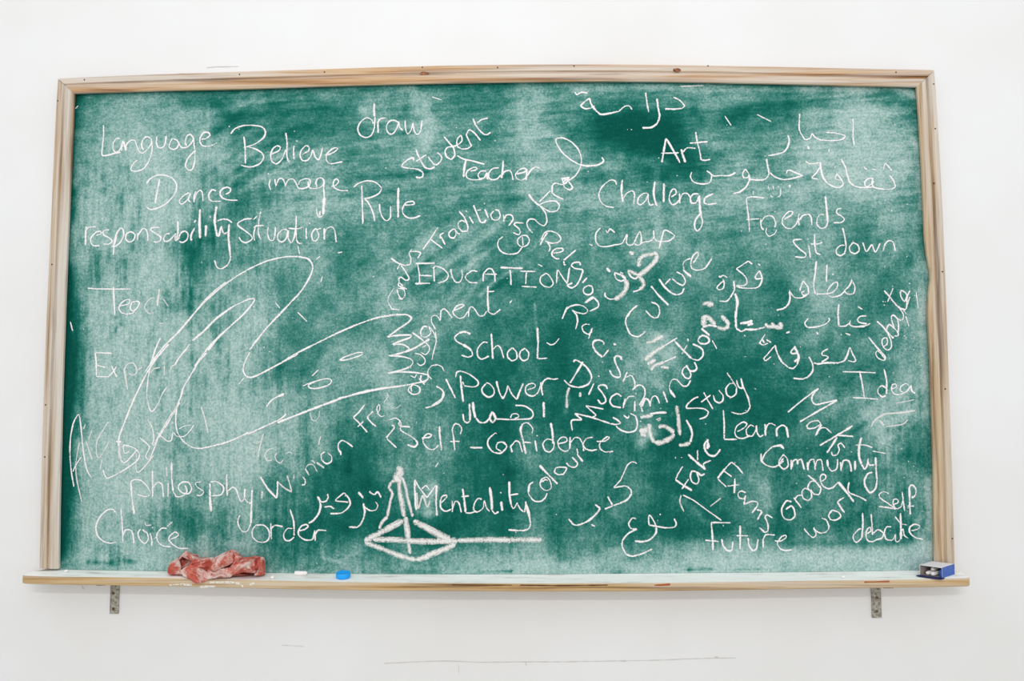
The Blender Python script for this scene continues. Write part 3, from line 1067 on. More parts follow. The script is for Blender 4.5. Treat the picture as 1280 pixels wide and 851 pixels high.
240,600 290,635 345,630 372,590 350,530 310,515
395,455 370,490 385,525 430,530 470,500 450,465 400,450 375,470
w22 440,380 500,470
440,390 455,370 500,342
w28 450,215 520,300 580,380
w20 540,215 530,280 550,310
550,310 620,335 685,370
# Self
@980,570
870,312 830,295 790,315 800,350 860,390 910,425 930,440
785,418 850,425 930,440
900,405 945,385 940,360 910,360 905,400 930,435 970,420 985,370
w18 980,295 990,380 1000,455
w20 1040,340 1040,260 1065,240 1092,270 1090,320 1060,350
w20 1045,270 1042,380 1048,485
1025,415 1080,415
# debate_under_Self
@980,570
w22 650,470 655,560 645,680
640,600 610,615 575,660 580,700 605,715 645,680
690,645 720,620 715,590 690,610 680,660 695,700 730,710 780,690
w20 722,480 730,570 735,655
740,640 780,610 825,640 810,680 760,695
890,585 850,590 832,640 850,690 900,695 925,650 925,700 945,710 965,690
w22 965,470 970,580 970,690
920,500 970,560 1020,570
960,650 985,605 1000,660 1030,680
1055,620 1110,605 1125,580 1085,565 1045,590 1045,635 1090,675 1155,690
# Teach_partly_wiped
@90,330
w20 345,190 350,300 357,425
w16 130,200 200,206 350,208 492,207
w15 395,350 470,330 480,300 450,297 410,325 390,365 410,400 450,415 500,408 520,395
w17 540,310 500,320 485,370 510,390 545,360 560,320 535,305
w12f 690,290 665,280 620,320 605,365 640,410 680,400
w22f 728,205 715,300 710,350
w12f 760,290 800,350
w14f 725,492 770,494
# Experience_partly_wiped
@80,430
w18 260,70 270,150 272,265
w16 262,72 400,76
w16 275,175 345,195
w16 270,268 370,272
w16 438,185 410,230 365,275
w18 395,180 440,275
w20f 500,200 515,290 530,380
w16f 505,210 530,165 580,160 605,210 600,245 570,258 540,245
w14f 610,215 655,190
w14f 720,240 750,205 800,195
w16f 835,180 835,260
w22f 830,155 834,158
w16f 885,225 895,185 940,165
# hand_drawing
@80,430
w22 455,848 460,770 520,610 590,440 680,260 760,130 870,0
@90,330
w22 610,895 660,820 760,690 880,570 1000,430
w17 1000,430 1100,305 1190,220 1280,150
@230,310
w17 0,640 80,550 180,440 300,335 430,240 560,165 700,105 850,72 950,72
w20 950,72 1030,90 1070,150 1050,230 980,350 880,460 800,545
w24 800,545 700,650 610,760 545,848
@180,440
w20 880,0 840,80 825,150 850,200 900,208 980,175 1120,100 1280,15
@350,370
w22 0,560 130,480 280,405 400,345 560,270 700,215 830,175 960,155
w22 960,155 1050,155 1090,180 1070,215 990,270 900,335
w20 890,338 1000,325 1088,325 1080,345 1010,370 935,400
w20 935,403 1010,400 1070,430 1060,450 1000,475 900,495
w20 900,495 1000,500 1080,520 1105,550 1080,585 1010,615 895,642
w18 895,640 1000,630 1120,635 1225,655 1225,690 1180,712 1050,740
w18 1050,740 880,765 700,800 480,850
@310,480
w26 1280,15 1160,30 1000,55 850,95 700,145 540,205 400,260 240,322
w20 318,245 290,275 240,305 120,360 0,415
@180,440
w22 870,668 700,745 570,780
570,780 470,800 390,785 320,730 275,650 265,560 275,450
w22 275,450 310,360 330,290 390,190 450,90 520,5
@90,330
w24 1020,850 1090,750 1170,650 1280,550
@230,310
w24 200,850 280,750 390,645
w20 390,645 490,555 560,475 588,425 540,425 470,455 400,490
w26 400,490 270,585 160,695 70,770
@90,330
w14 980,665 920,740 860,830
@80,430
w14 1040,20 960,110 920,170
w14 860,350 820,410 780,500 735,558 710,530 690,420 700,290 720,190 745,110 775,0
@90,330
w18 655,830 690,720 735,615
@80,430
w14 945,505 870,620 800,740 740,850
# drawn_oval_upper
@350,370
690,470 640,470 540,505 500,530 550,530 650,500 690,480
# drawn_oval_lower
@350,370
w16 190,748 240,725 340,695 400,685 430,705 400,740 300,768 245,760 240,735 290,715
# drawn_dash_left
@180,440
w16 830,215 785,270
# drawn_dash_lower
@180,440
w20 1015,455 1060,400 1110,370
w28 1108,371 1165,348
# allawoui_arabic
@80,500
w16 85,720 65,610 52,470 55,320 80,190 120,120 135,160 150,300 165,440 190,570 225,640
w14 75,595 100,540 145,470
w14f 130,350 100,530 110,670 150,845
w12f 165,240 180,200
w18f 185,340 215,430 235,495
w12f 235,240 205,330
w14f 370,350 330,430 290,480 270,440 280,330 370,180
w30f 460,340 460,430 475,490
w18 470,490 500,520 550,480 600,410 500,375 505,440 545,425
600,410 630,450 600,510 500,580 420,625 355,645 325,580
w14f 320,490 300,580
w24 435,345 480,345
w16 695,155 735,230 748,320 735,370
w14 628,310 710,385 680,465 710,490 740,430 790,290
w12 745,460 690,530 620,600 600,560 605,440
w14 770,265 810,300 860,340 895,330 905,270 940,300 1000,300 1050,250 1078,205
w10 955,240 1000,215 1060,205
w16 965,20 900,130 820,260 790,310
w18f 890,185 915,188
w18f 1140,55 1170,150 1198,275
# philosophy
@90,570
w24 490,215 500,340 518,485
488,215 520,195 580,205 640,270 650,320 610,335 540,318
w18 670,120 672,240 670,340
675,260 710,220 750,235 762,340
w20 800,220 800,340
w14f 785,90 788,170
w22 828,50 830,180 840,290
840,290 870,335 920,330 955,290 940,240
895,230 885,270 920,305 970,310 995,270 970,220 920,215 880,245
w13 1080,215 1030,220 1040,255 1095,295 1070,325 1035,325
@240,570
w30 150,225 150,330 160,460
w16 155,215 200,210 250,240 265,275 240,320 165,330
w22 290,150 290,250 295,330
300,290 340,258 370,280 390,340 410,375 435,350 440,270
w22 440,270 440,350 470,385
470,385 490,390 500,340
w24 500,280 495,400 490,560
490,560 460,620 420,625 385,570 385,520 400,490
w22f 585,290 580,350
# Choice
@90,570
365,468 340,442 290,450 230,510 200,590 215,660 260,705 320,722 368,712
w20 408,440 418,560 425,715
425,660 445,615 490,615 510,660 515,725
570,605 550,640 565,690 605,725 635,690 625,640 585,610
w18 650,635 665,700 662,748
w14 608,545 620,575 660,570
668,590 672,594
790,600 745,600 705,650 715,710 760,745 820,752
w14f 790,585 835,545
w12f 680,690 720,650
820,690 870,670 885,650 860,630 820,655 805,690 840,735 900,765 970,765
# order
@240,570
535,570 505,610 505,670 550,710 610,712 640,680 640,620 600,575 535,572
w18 655,555 660,690
660,600 690,575 755,585
w20 815,440 845,540 850,660
835,600 795,600 762,650 775,695 815,700 850,670
880,620 930,610 965,585 950,568 910,580 885,620 890,660 940,695 1000,690 1020,620
w18 1020,615 1025,705
1025,650 1050,615 1118,618
# Woman
@240,570
w22 568,170 630,270 705,350
w20 705,350 710,290 712,205
w16f 715,215 770,265 830,298
w16f 830,298 810,220 790,160
w12f 845,190 850,150
@310,480
w18 445,838 475,830 475,795 455,768
w16f 475,700 510,758
w12f 480,700 500,670 540,670 575,725
w14f 530,630 560,660
w22f 570,650 635,697
w16 640,560 610,585 615,630 650,660 690,645 695,600 660,570
w16 745,540 770,560 770,590
w16 770,580 750,530 755,490 785,468 830,490 872,522
w14f 605,430 585,505
w10f 515,230 530,290 560,305 590,270 595,220
# faded_word
@310,480
w20f 130,410 100,520 85,610
w12f 40,480 80,490 110,470
w14f 220,530 170,545 140,590 160,635 200,630
w14f 240,570 225,600 240,640 270,655 290,630
w12f 310,575 350,565 365,580
# Freedom_faded
@310,480
w18 970,170 920,235 875,275
w20 875,275 935,335 992,400
910,355 960,310
w18 1040,225 990,275
w20 990,275 1030,325 1065,350
w10 1070,250 1095,210 1090,170 1070,200 1085,250 1110,270 1135,260
w10 1150,70 1165,100 1130,150
w10f 1180,190 1230,200 1270,170
# short_marks
@470,460
w20 150,500 85,580
w20 90,585 170,662
150,510 150,480 130,478
# Self_Confidence
@470,460
285,490 240,485 205,490 210,520 280,560 330,595
w20 330,595 345,625 320,655 260,635
w14 110,430 160,415 200,440 210,480 190,465 200,430
380,580 440,575 462,555 430,545 395,575 395,620 430,665 480,675 520,640
w20 528,480 530,560 535,600
w24 530,550 545,685
w20 700,550 712,505 690,470 655,465 635,510 645,580 655,685
615,610 695,608
w26 780,660 885,660
1005,545 990,540 935,590 930,640 965,690 1020,708 1060,690 1085,650 1050,615 1010,625 1000,665 1040,690
@580,490
275,420 330,415 355,455 325,490 
w22 385,440 400,500
390,450 430,405 460,420 485,500
w24 490,260 470,310 490,400 515,515
490,260 530,255 570,300 565,345
495,415 560,420
w20 590,400 605,495
605,362 610,364
w26 720,255 735,340 740,430
735,400 690,390 655,430 675,485 715,495 745,460 748,410
780,430 850,410 850,380 810,375 780,410 790,460 830,490 870,480 885,430
w20 880,370 880,470
885,420 920,378 960,385 985,430 995,490
1070,375 1020,385 990,430 1010,470 1060,485 1105,475
1100,410 1170,405 1205,380 1190,370 1130,420 1130,465 1170,495 1240,492
# ahmal_arabic
@580,490
w26 660,80 665,210
425,110 500,115 560,150 575,190 550,220 480,225 380,228
385,215 400,185 440,180 455,205 420,220
380,228 270,222
w26 235,160 215,215 235,250 262,220 240,165
w20 215,215 180,250 130,250 100,215
w28 75,80 80,150 95,215
w28 45,95 50,180 50,240
w24 50,240 25,255 0,240
w20 0,240 -10,180
# Mentality
@500,570
w24 122,195 125,300 130,400 135,450
w18 122,195 160,260 225,345
w18 225,345 270,280 300,240
w26 305,240 300,370 308,495
w26f 140,300 150,430 190,330 225,420 250,370
w16 180,275 215,245 245,280
340,390 385,345 385,325 350,335 335,380 340,430 380,458 425,440
w20 435,370 435,465
435,440 460,375 490,390 510,468
w24 520,270 535,370 545,465
510,335 575,330
545,470 590,472 635,455
680,360 650,350 620,390 612,440 640,465 690,430 700,370 720,430 745,460
w28 745,255 760,360 765,450
w20 765,450 790,478 820,460
w28 840,375 850,455
w18 830,300 845,308
w22 908,210 910,320 925,410
925,410 945,435 975,385
900,325 985,312
w20 970,385 1000,440 1035,465
1035,465 1045,400 1045,375
w30 1045,390 1070,480 1085,560
w22 1085,560 1070,600 1020,618 900,612
# Colour
@580,490
575,745 545,770 540,830
@630,540
235,415 205,450 205,510 250,570 310,572 345,540 358,505
w15 330,400 300,420 310,460 350,485 390,465 385,410 355,375 315,390 300,425
w13 365,400 340,395 320,415
w26 295,275 370,355 445,430
430,295 420,330 450,352 495,345 520,300 480,290 430,295
515,255 550,285 590,290 610,260 565,208
w18 565,208 610,250
605,135 615,180
w22 605,180 655,245
# kadab_arabic
@700,570
640,60 600,48 560,75 530,140 500,200 445,262
445,262 540,248 585,275 595,310
w24 595,310 560,360 500,390 440,410
w20 440,410 370,440
w20 395,335 435,405
w20 290,400 335,435
w24 335,435 290,490 220,545 140,575
w20 140,575 110,565 70,520
w20 260,568 290,582
# nawa_arabic
@700,570
w18 948,518 965,560 950,588 880,595 800,582 740,572
740,572 735,520 745,490 780,540 800,590
w22 800,590 795,640 750,690 690,710 620,705
w22 830,482 834,485
632,520 600,515 570,560 590,600 640,605
w20 640,605 570,640 520,700 520,760 550,815
w20 550,815 600,830 680,810 765,770
# Fake
@820,530
222,350 190,400 160,460
w20 160,460 230,510
w28 230,510 300,552
w20 215,540 270,455
w20 345,400 300,390 285,430 300,480 340,495 355,460 340,400 375,425 405,410
w28 265,250 330,310 410,375
w20 345,215 345,300
w22 410,380 395,330 455,300
w22 430,150 440,180 425,200 430,130 405,165 405,210 440,255 490,262 535,208
# Exams
@820,530
w22 510,450 560,385 625,315
w18 625,315 675,355 722,410
w18 560,385 630,438
w18 512,455 585,522
590,515 690,503
w20 655,450 650,575
w18 745,570 710,555 680,575 690,610 730,620 745,590
w22 740,600 730,670
w20 735,665 800,640 840,650 840,680
w20 840,680 795,738
w18 835,710 880,720
w24 880,725 840,795
@840,590
835,380 790,355 770,370
w18 770,370 795,430 795,485 770,498 725,458
# Future
@840,590
w22 325,415 335,520 340,650
w20 325,418 485,420
w22 275,565 390,575
w20 412,555 425,610 460,650 495,645 505,575
w22 565,440 565,640
535,528 630,528
w20 630,545 640,610 670,650 700,635 715,555
w18 755,550 757,630
757,560 780,520 855,522
850,570 900,572 945,545 945,525 910,535 875,590 900,635 940,650 995,645
# pyramid_drawing
@370,590
w44r 860,20 860,150 880,260 900,370
w36r 890,0 850,60 790,80
w26r 790,80 775,130 800,180 780,260 760,370
w28r 760,370 720,410 690,470
w26r 880,40 910,120 930,220 970,370
w50r 890,400 780,460 650,530 570,570
w50r 980,400 1080,460 1180,520 1270,560
w48r 640,560 800,560 950,570 1100,575 1270,575
w48r 910,370 920,450 935,560
w30r 930,580 950,680
w44r 570,580 700,630 850,690 1000,730
w44r 1000,730 1120,690 1270,620
@500,570
w50r 110,540 280,620 420,690
w54r 300,700 480,705
w46r 480,700 700,695 900,695 1180,695
w46r 460,730 350,780 220,825
@470,500
w60r 180,550 200,590 170,640 210,680
# double_wiped_marks
@680,430
w30f 210,360 190,430 190,530
w24f 300,400 300,440
# hatching_smudge
@770,350
w36r 240,665 300,610 400,545
w20 400,545 510,480
w30r 300,510 390,465
w30r 290,750 320,710 400,680
w16 400,680 500,635
w24r 370,720 440,730
w30r 270,640 330,590 
w34r 260,700 330,660
w26r 250,520 330,510
# loop_smudge
@950,440
w20f 920,620 960,560 1040,515 1160,505 1290,485
w24f 990,565 1030,610
w16f 1040,620 1180,600 1230,560
w12f 1130,425 1210,410 1280,395
# wiped_diagonal
@840,590
w16f 75,190 65,250 100,330
w16 90,190 180,235 290,315 410,400
w14f 315,285 405,215
# tazwir_arabic
@370,590
w22 180,200 205,270 190,340 150,395 105,425
190,205 210,245 250,240 268,210 262,180
235,290 265,285 290,285 318,305
400,170 345,215 330,238 385,244 435,248
w20 400,170 440,220 450,265 420,310 370,340 285,345
w24 560,258 572,330 550,410 510,455 440,455
570,290 620,320 665,310 680,275 660,245
w22 518,165 560,215
w20 608,160 650,185 680,165 708,212
'''
LABELS = {'drasa_arabic': ('chalk_word', 'Arabic word in white chalk at the top right of centre, above Art'),
 'samt_arabic': ('chalk_word', 'Arabic word in white chalk below Challenge'),
 'ahbar_arabic': ('chalk_word', 'Arabic word in white chalk at the top right corner'),
 'jolous_arabic': ('chalk_word', 'Arabic word in white chalk right of Challenge'),
 'thaqafa_arabic': ('chalk_word', 'Arabic word in white chalk above Friends, near the right frame'),
 'khauf_arabic': ('chalk_word', 'thick bold Arabic word left of Culture'),
 'fikra_arabic': ('chalk_word', 'Arabic word in thin chalk right of Culture'),
 'mazahir_arabic': ('chalk_word', 'Arabic word in white chalk below sit down'),
 'saada_arabic': ('chalk_word', 'thick smudged Arabic word above Study'),
 'ghiyab_arabic': ('chalk_word', 'Arabic word in white chalk left of the upper debate'),
 'maarifa_arabic': ('chalk_word', 'Arabic word in white chalk above Idea'),
 'noisy_mark_arabic': ('chalk_word', 'Arabic word in white chalk slanting below Discrimination'),
 'raha_arabic': ('chalk_word', 'thick grainy Arabic word left of Study'),
 'ahmal_arabic': ('chalk_word', 'Arabic word in white chalk between Power and Self-Confidence'),
 'kadab_arabic': ('chalk_word', 'Arabic word in white chalk right of Colour'),
 'nawa_arabic': ('chalk_word', 'Arabic word in white chalk at the bottom left of Future'),
 'allawoui_arabic': ('chalk_word', 'faint looping Arabic writing above philosphy at the left'),
 'Self_Confidence': ('chalk_word', 'chalk words "Self-Confidence"'),
 'Development_end': ('chalk_word', 'curving chalk word ending in "gment" left of School'),
 'Experiments_end': ('chalk_word', 'chalk letters slanting left of Power'),
 'Rights_edge': ('chalk_word', 'chalk letters running steeply up left of EDUCATION'),
 'Education': ('chalk_word', 'chalk word "EDUCATION" in capitals'),
 'Teach_partly_wiped': ('chalk_word', 'half wiped chalk word "Teach"'),
 'Experience_partly_wiped': ('chalk_word', 'half wiped chalk word beginning "Experi"'),
 'Freedom_faded': ('chalk_word', 'faint slanting chalk letters "Free"'),
 'faded_word': ('chalk_word', 'faint wiped letters left of Woman'),
 'Woman': ('chalk_word', 'fading slanted chalk word "Woman"'),
 'philosophy': ('chalk_word', 'chalk word "philosphy"'),
 'hand_drawing': ('chalk_drawing', 'large looping chalk drawing of a pointing hand'),
 'drawn_oval_upper': ('chalk_drawing', 'small chalk oval on the drawn hand, nearer the scribbled cuff'),
 'drawn_oval_lower': ('chalk_drawing', 'small chalk oval with a tail on the drawn hand'),
 'drawn_dash_left': ('chalk_mark', 'short chalk dash below the corner of the drawn hand'),
 'drawn_dash_lower': ('chalk_mark', 'curved chalk dash above the lower line of the drawn hand'),
 'pyramid_drawing': ('chalk_drawing', 'thick grainy chalk drawing of a figure on a pyramid'),
 'double_wiped_marks': ('chalk_mark', 'two soft wiped marks below Discrimination'),
 'hatching_smudge': ('chalk_mark', 'rough hatched chalk smudge above Discrimination'),
 'loop_smudge': ('chalk_mark', 'faint looping smudge below Idea'),
 'wiped_diagonal': ('chalk_mark', 'faint bent line above Future'),
 'short_marks': ('chalk_mark', 'small angled chalk mark left of Self-Confidence'),
 'debate': ('chalk_word', 'chalk word "debate" written steeply up the right side'),
 'debate_under_Self': ('chalk_word', 'chalk word "debate" below Self in the bottom right corner'),
 'tazwir_arabic': ('chalk_word', 'Arabic word in white chalk between order and the pyramid drawing')}
SC = 1276/192
lift = 0.0003
for block in STROKES.split('#')[1:]:
    lines = block.strip().split('\n'); key = lines[0].strip(); rb = Ribbon(); ox = oy = 0
    kindset = set()
    for ln in lines[1:]:
        ln = ln.strip()
        if not ln: continue
        if ln[0] == '@': ox, oy = map(float, ln[1:].split(',')); continue
        tok = ln.split(); wdt, kind = 17.0, 0
        if tok[0][0] == 'w':
            s = tok[0][1:]
            if s[-1] in 'fr': kind = {'f': 1, 'r': 2}[s[-1]]; s = s[:-1]
            wdt = float(s); tok = tok[1:]
        pts = [tuple(map(float, q_.split(','))) for q_ in tok]
        pts = [(ox + x/SC, oy + y/SC) for x, y in pts]
        if kind == 0 and wdt >= 27: kind = 2 if wdt >= 32 else 0
        lift = 0.0003 + (lift + 0.00007 - 0.0003) % 0.0007
        rb.add(pts, wdt/SC*(0.87 if kind != 2 else 1.06), kind, Y_PANEL, lift, jit=0.16 if kind != 2 else 0.12)
    nm, lb = LABELS.get(key, ('chalk_word', 'chalk word "%s"' % key))
    o = rb.build(nm, [M_CHALK, M_FAINT, M_ROUGH], panel); o['label'] = lb
# stray chalk flecks on the panel
rb = Ribbon()
for i in range(170):
    x, y = RNG.uniform(95, 1160), RNG.uniform(112, 708)
    if i > 110: x = RNG.uniform(1100, 1162)
    a_ = RNG.uniform(0, 6.28); L = RNG.uniform(.3, 1.5)
    rb.add([(x, y), (x + L*math.cos(a_), y + L*math.sin(a_))], RNG.uniform(.8, 1.7), 0, Y_PANEL, .0002)
for x0, y0, x1, y1 in ((94, 136, 98, 132), (87, 190, 88, 215), (88, 402, 91, 414), (104, 411, 105, 412), (540, 121, 552, 125), (946, 143, 964, 152), (906, 145, 914, 157), (544, 584, 548, 578), (390, 470, 398, 462), (1145, 365, 1148, 386), (1132, 395, 1136, 408), (625, 100, 632, 101), (850, 108, 880, 107), (1168, 620, 1168, 628), (1167, 640, 1168, 652), (1168, 672, 1168, 690), (1166, 585, 1166, 592), (736, 305, 741, 307), (672, 330, 678, 333), (775, 340, 779, 342), (640, 375, 637, 379), (1128, 386, 1133, 393), (890, 425, 896, 436), (422, 316, 428, 315), (395, 325, 400, 320), (403, 345, 401, 353), (344, 378, 350, 385), (372, 390, 384, 402)):
    rb.add([(x0, y0), (x1, y1)], 1.7, 0, Y_PANEL, .0002)
o = rb.build('chalk_flecks', [M_CHALK, M_FAINT, M_ROUGH], panel); o['kind'] = 'stuff'

# ------------------------------------------------------------------ chalk ledge on two brackets
YF = -0.080
FT = smooth_lut([(10, 718.6), (35, 719.8), (140, 721.6), (240, 723.2), (340, 725.8), (450, 727.8), (560, 729), (680, 729.3), (800, 728.8), (920, 727.4), (1040, 725.6), (1200, 723), (1230, 722.2)])
FB = smooth_lut([(10, 729), (30, 729.8), (130, 731.6), (240, 733.4), (340, 736), (450, 738), (560, 738.8), (680, 739.3), (800, 739), (920, 737.6), (1040, 735.6), (1200, 733.2), (1230, 732.4)])
gx = np.linspace(12, 1228, 120)
pf, pb_, pk = at(gx, FT(gx), YF), at(gx, FB(gx), YF), at(gx, LEDGE_BACK(gx), Y_PANEL)
ZT = lambda X: np.interp(X, pf[:, 0], pf[:, 2]); ZB = lambda X: np.interp(X, pb_[:, 0], pb_[:, 2]); ZK = lambda X: np.interp(X, pk[:, 0], pk[:, 2])
def ledge_z(X, Y):
    s = (Y - Y_PANEL)/(YF - Y_PANEL); return ZK(X)*(1 - s) + ZT(X)*s
XL, XR = at(25.2, 724, YF)[0], at(1215, 727, YF)[0]
ledge = empty('chalk_ledge', (0, 0, float(ZK(0))), 'long narrow pine chalk shelf white with dust under the green board', 'shelf')
k = Mat('chalk_dusted_wood', 0.95, 0.05)
c = k.ramp(k.noise(1, 4, .6, k.mapping((9, 60, 40))), [(0.30, srgb(206, 204, 198)), (0.44, srgb(242, 242, 238)), (0.7, srgb(250, 250, 247))])
c = k.mix(k.ramp(k.noise(1, 4, .65, k.mapping((16, 120, 60), (3, 1, 0))), [(0.66, BW(0)), (0.76, BW(.55))]), c, srgb(150, 140, 124))
k.col(c); k.bump(k.noise(180, 4, .6), .3, .002); M_DUST = k.m
k = Mat('pine_ledge_front', 0.6, 0.25)
xs = np.concatenate([XL + .016*(1 - np.cos(np.linspace(0, math.pi/2, 9))), np.linspace(XL + .03, XR - .03, 150), XR - .016*(1 - np.cos(np.linspace(math.pi/2, 0, 9)))])
v, f, fm = [], [], []
for X in xs:
    e = min(X - XL, XR - X); r = 0.016; tt = min(e/r, 1)
    yf = YF + (r*.8)*(1 - math.sqrt(max(0, 1 - (1 - tt)**2)))
    zt, zb = float(ZT(X)), float(ZB(X)); zk = float(ledge_z(X, -0.0005)); ch = .0022
    zf = float(ledge_z(X, yf))
    prof = [(-0.0005, zk), (yf*.5, float(ledge_z(X, yf*.5))), (yf + ch, zf), (yf, zf - ch), (yf - .0006, (zf + zb)/2), (yf, zb + ch), (yf + ch, zb), (-0.0005, zb)]
    v += [(X, y, z) for y, z in prof]
m = 8
for i in range(len(xs) - 1):
    for j in range(m):
        a, b = i*m + j, i*m + (j + 1) % m
        f.append((a, b, b + m, a + m)); fm.append(1 if j in (0, 1) else 0)
f += [tuple(range(m))[::-1], tuple(range((len(xs)-1)*m, len(xs)*m))]; fm += [0, 0]
sh = link('shelf_board', v, f, None, ledge, False, [M_LEDGE, M_DUST], fm)
bm = bmesh.new(); bm.from_mesh(sh.data); bmesh.ops.recalc_face_normals(bm, faces=bm.faces); bm.to_mesh(sh.data); bm.free()
# chalk smudges and a chip on the front edge
k = Mat('chalk_smudge', .95, .05); k.col(srgb(232, 226, 214)); k.l(k.math('MULTIPLY', k.math('SUBTRACT', k.noise(200, 3, .6), .30), 5, True), k.b.inputs['Alpha']); M_SMUDGE = k.m
k = Mat('red_chip', .6, .2); k.col(srgb(170, 92, 56)); M_CHIP = k.m
k = Mat('dark_gouge', .8, .1); k.col(srgb(96, 70, 48)); M_GOUGE = k.m
def mark(pts, wd_, mat, name, Y=YF - .0003, parent=None):
    rb = Ribbon(); rb.add(pts, wd_, 0, Y, .0004, jit=.4); o = rb.build(name, [mat], parent); return o
for pts, wd_, mt, nm in (([(212, 731), (225, 730.2), (240, 731)], 2, M_SMUDGE, 'chalk_smudge'), ([(250, 733.5), (262, 732.5), (270, 733)], 2.4, M_SMUDGE, 'chalk_smudge'), ([(262, 728), (285, 727.6), (300, 729)], 2.6, M_SMUDGE, 'chalk_smudge'),
                         ([(302, 729), (303.5, 734)], 2.4, M_SMUDGE, 'chalk_smudge'), ([(312, 731), (318, 728)], 3.2, M_SMUDGE, 'chalk_smudge'),
                         ([(818, 731.3), (828, 730.9), (838, 730.2)], 1.9, M_CHIP, 'red_paint_chip'), ([(1080, 727.4), (1095, 727), (1112, 726.4)], 1.6, M_CHIP, 'red_paint_chip'),
                         ([(565, 730.6), (600, 731.2), (640, 731)], 1.1, M_GOUGE, 'dark_gouge'), ([(650, 731.2), (700, 731.6), (760, 731)], 1.3, M_GOUGE, 'dark_gouge')):
    mark(pts, wd_, mt, nm, parent=sh)

# brackets
k = Mat('worn_steel', 0.5, 0.5); k.b.inputs['Metallic'].default_value = .35
k.col(k.ramp(k.noise(150, 4, .65), [(0.36, srgb(120, 112, 96)), (0.5, srgb(160, 156, 144)), (0.68, srgb(192, 191, 182))])); M_STEEL = k.m
k = Mat('rusty_screw', 0.6, 0.4); k.col(k.ramp(k.noise(300, 3, .6), [(0.4, srgb(60, 44, 32)), (0.6, srgb(112, 92, 70))])); M_SCREW = k.m
def bracket(x0, x1, ytop, ybot, screws):
    a, b = at(x0, ybot, -.004), at(x1, ybot, -.004); X0, X1 = a[0], b[0]; zb = a[2]; Xm = (X0 + X1)/2
    zt = float(ZB(Xm)) - .0002; th = .0035; r = .004
    pr = [(-.0005, zb + .002), (-.0005 - th, zb + .002), (-.0005 - th, zt - th - r), (-.0005 - th - r*.3, zt - th - r*.3), (-.0005 - th - r, zt - th), (-.070, zt - th), (-.070, zt), (-.0005, zt)]
    bm = bmesh.new(); A = [bm.verts.new((X0, y, z)) for y, z in pr]; B = [bm.verts.new((X1, y, z)) for y, z in pr]
    bm.faces.new(A); bm.faces.new(B[::-1])
    for i in range(len(pr)): bm.faces.new((A[i], B[i], B[(i+1) % len(pr)], A[(i+1) % len(pr)]))
    br = link_bm('wall_bracket', bm, M_STEEL, ledge)
    for sx, sy in screws:
        p = at(sx, sy, -.0042); bm = bmesh.new()
        bmesh.ops.create_cone(bm, segments=16, radius1=.0042, radius2=.0030, depth=.0022, cap_ends=True, matrix=Matrix.Translation(p) @ Matrix.Rotation(math.pi/2, 4, 'X'))
        bmesh.ops.create_cube(bm, size=1, matrix=Matrix.Translation((p[0], p[1] - .0011, p[2])) @ Matrix.Rotation(.7, 4, 'Y') @ Matrix.Diagonal((.0055, .0006, .0009, 1)))
        link_bm('screw', bm, M_SCREW, br)
bracket(136.9, 147.6, 732, 768, ((141.4, 741.5), (141.6, 761)))
bracket(1090.6, 1102.4, 736, 773, ((1096, 746.6), (1096, 764)))

# ------------------------------------------------------------------ things on the ledge
k = Mat('white_chalk', 0.95, 0.05); k.col(k.mix(k.noise(300, 3), srgb(238, 230, 228), srgb(246, 243, 241))); k.bump(k.noise(400, 3), .2, .001); M_STICK = k.m
def on_ledge(px, py):
    """point of the ledge top under a pixel"""
    lo, hi = YF, Y_PANEL
    for _ in range(40):
        mid = (lo + hi)/2; p = at(px, py, mid)
        if p[2] > ledge_z(p[0], mid): lo, hi = lo, mid
        else: lo = mid
        # nearer planes put the ray higher above the ledge
    return at(px, py, (lo + hi)/2)
def ledge_hit(px, py):
    ys = np.linspace(YF + .001, Y_PANEL - .001, 300); P = np.array([at(px, py, y) for y in ys])
    g = P[:, 2] - ledge_z(P[:, 0], ys); i = int(np.argmin(np.abs(g))); return P[i]
def stick(L, R, taper, mat_world, name, label, cat, group=None):
    """a used stick of chalk: worn rounded tip, broken flat end"""
    prof = [(-L/2, R*.001), (-L/2, R*.85), (-L/2 + R*.2, R), (0, R*(1 - taper*.5)), (L/2 - R*.9, R*(1 - taper)), (L/2 - R*.35, R*.8*(1 - taper)), (L/2, R*.35), (L/2 + R*.05, R*.001)]
    n = 20; bm = bmesh.new(); rings = []
    for x, r in prof:
        rings.append([bm.verts.new(mat_world @ Vector((x, r*math.cos(6.28318*i/n)*(1 + .03*math.sin(3*i)), r*math.sin(6.28318*i/n)))) for i in range(n)])
    for a_, b_ in zip(rings, rings[1:]):
        for i in range(n): bm.faces.new((a_[i], a_[(i+1) % n], b_[(i+1) % n], b_[i]))
    bmesh.ops.remove_doubles(bm, verts=bm.verts, dist=1e-5)
    o = link_bm(name, bm, M_STICK, None, True); return tag(o, label, cat, group)
R = .0058
p0, p1 = at(368.6, 716.2, -.030), at(384, 715.8, -.030)
xm = (p0[0] + p1[0])/2; zz = float(ledge_z(xm, -.030))
slope = math.atan2(float(ledge_z(p1[0], -.03) - ledge_z(p0[0], -.03)), p1[0] - p0[0])
stick(p1[0] - p0[0], R, .08, Matrix.Translation((xm, -.030, zz + R*1.02)) @ Matrix.Rotation(-slope, 4, 'Y') @ Matrix.Rotation(.05, 4, 'Z'), 'chalk_stick', 'short white chalk stick lying on the ledge just left of the blue cap', 'chalk')
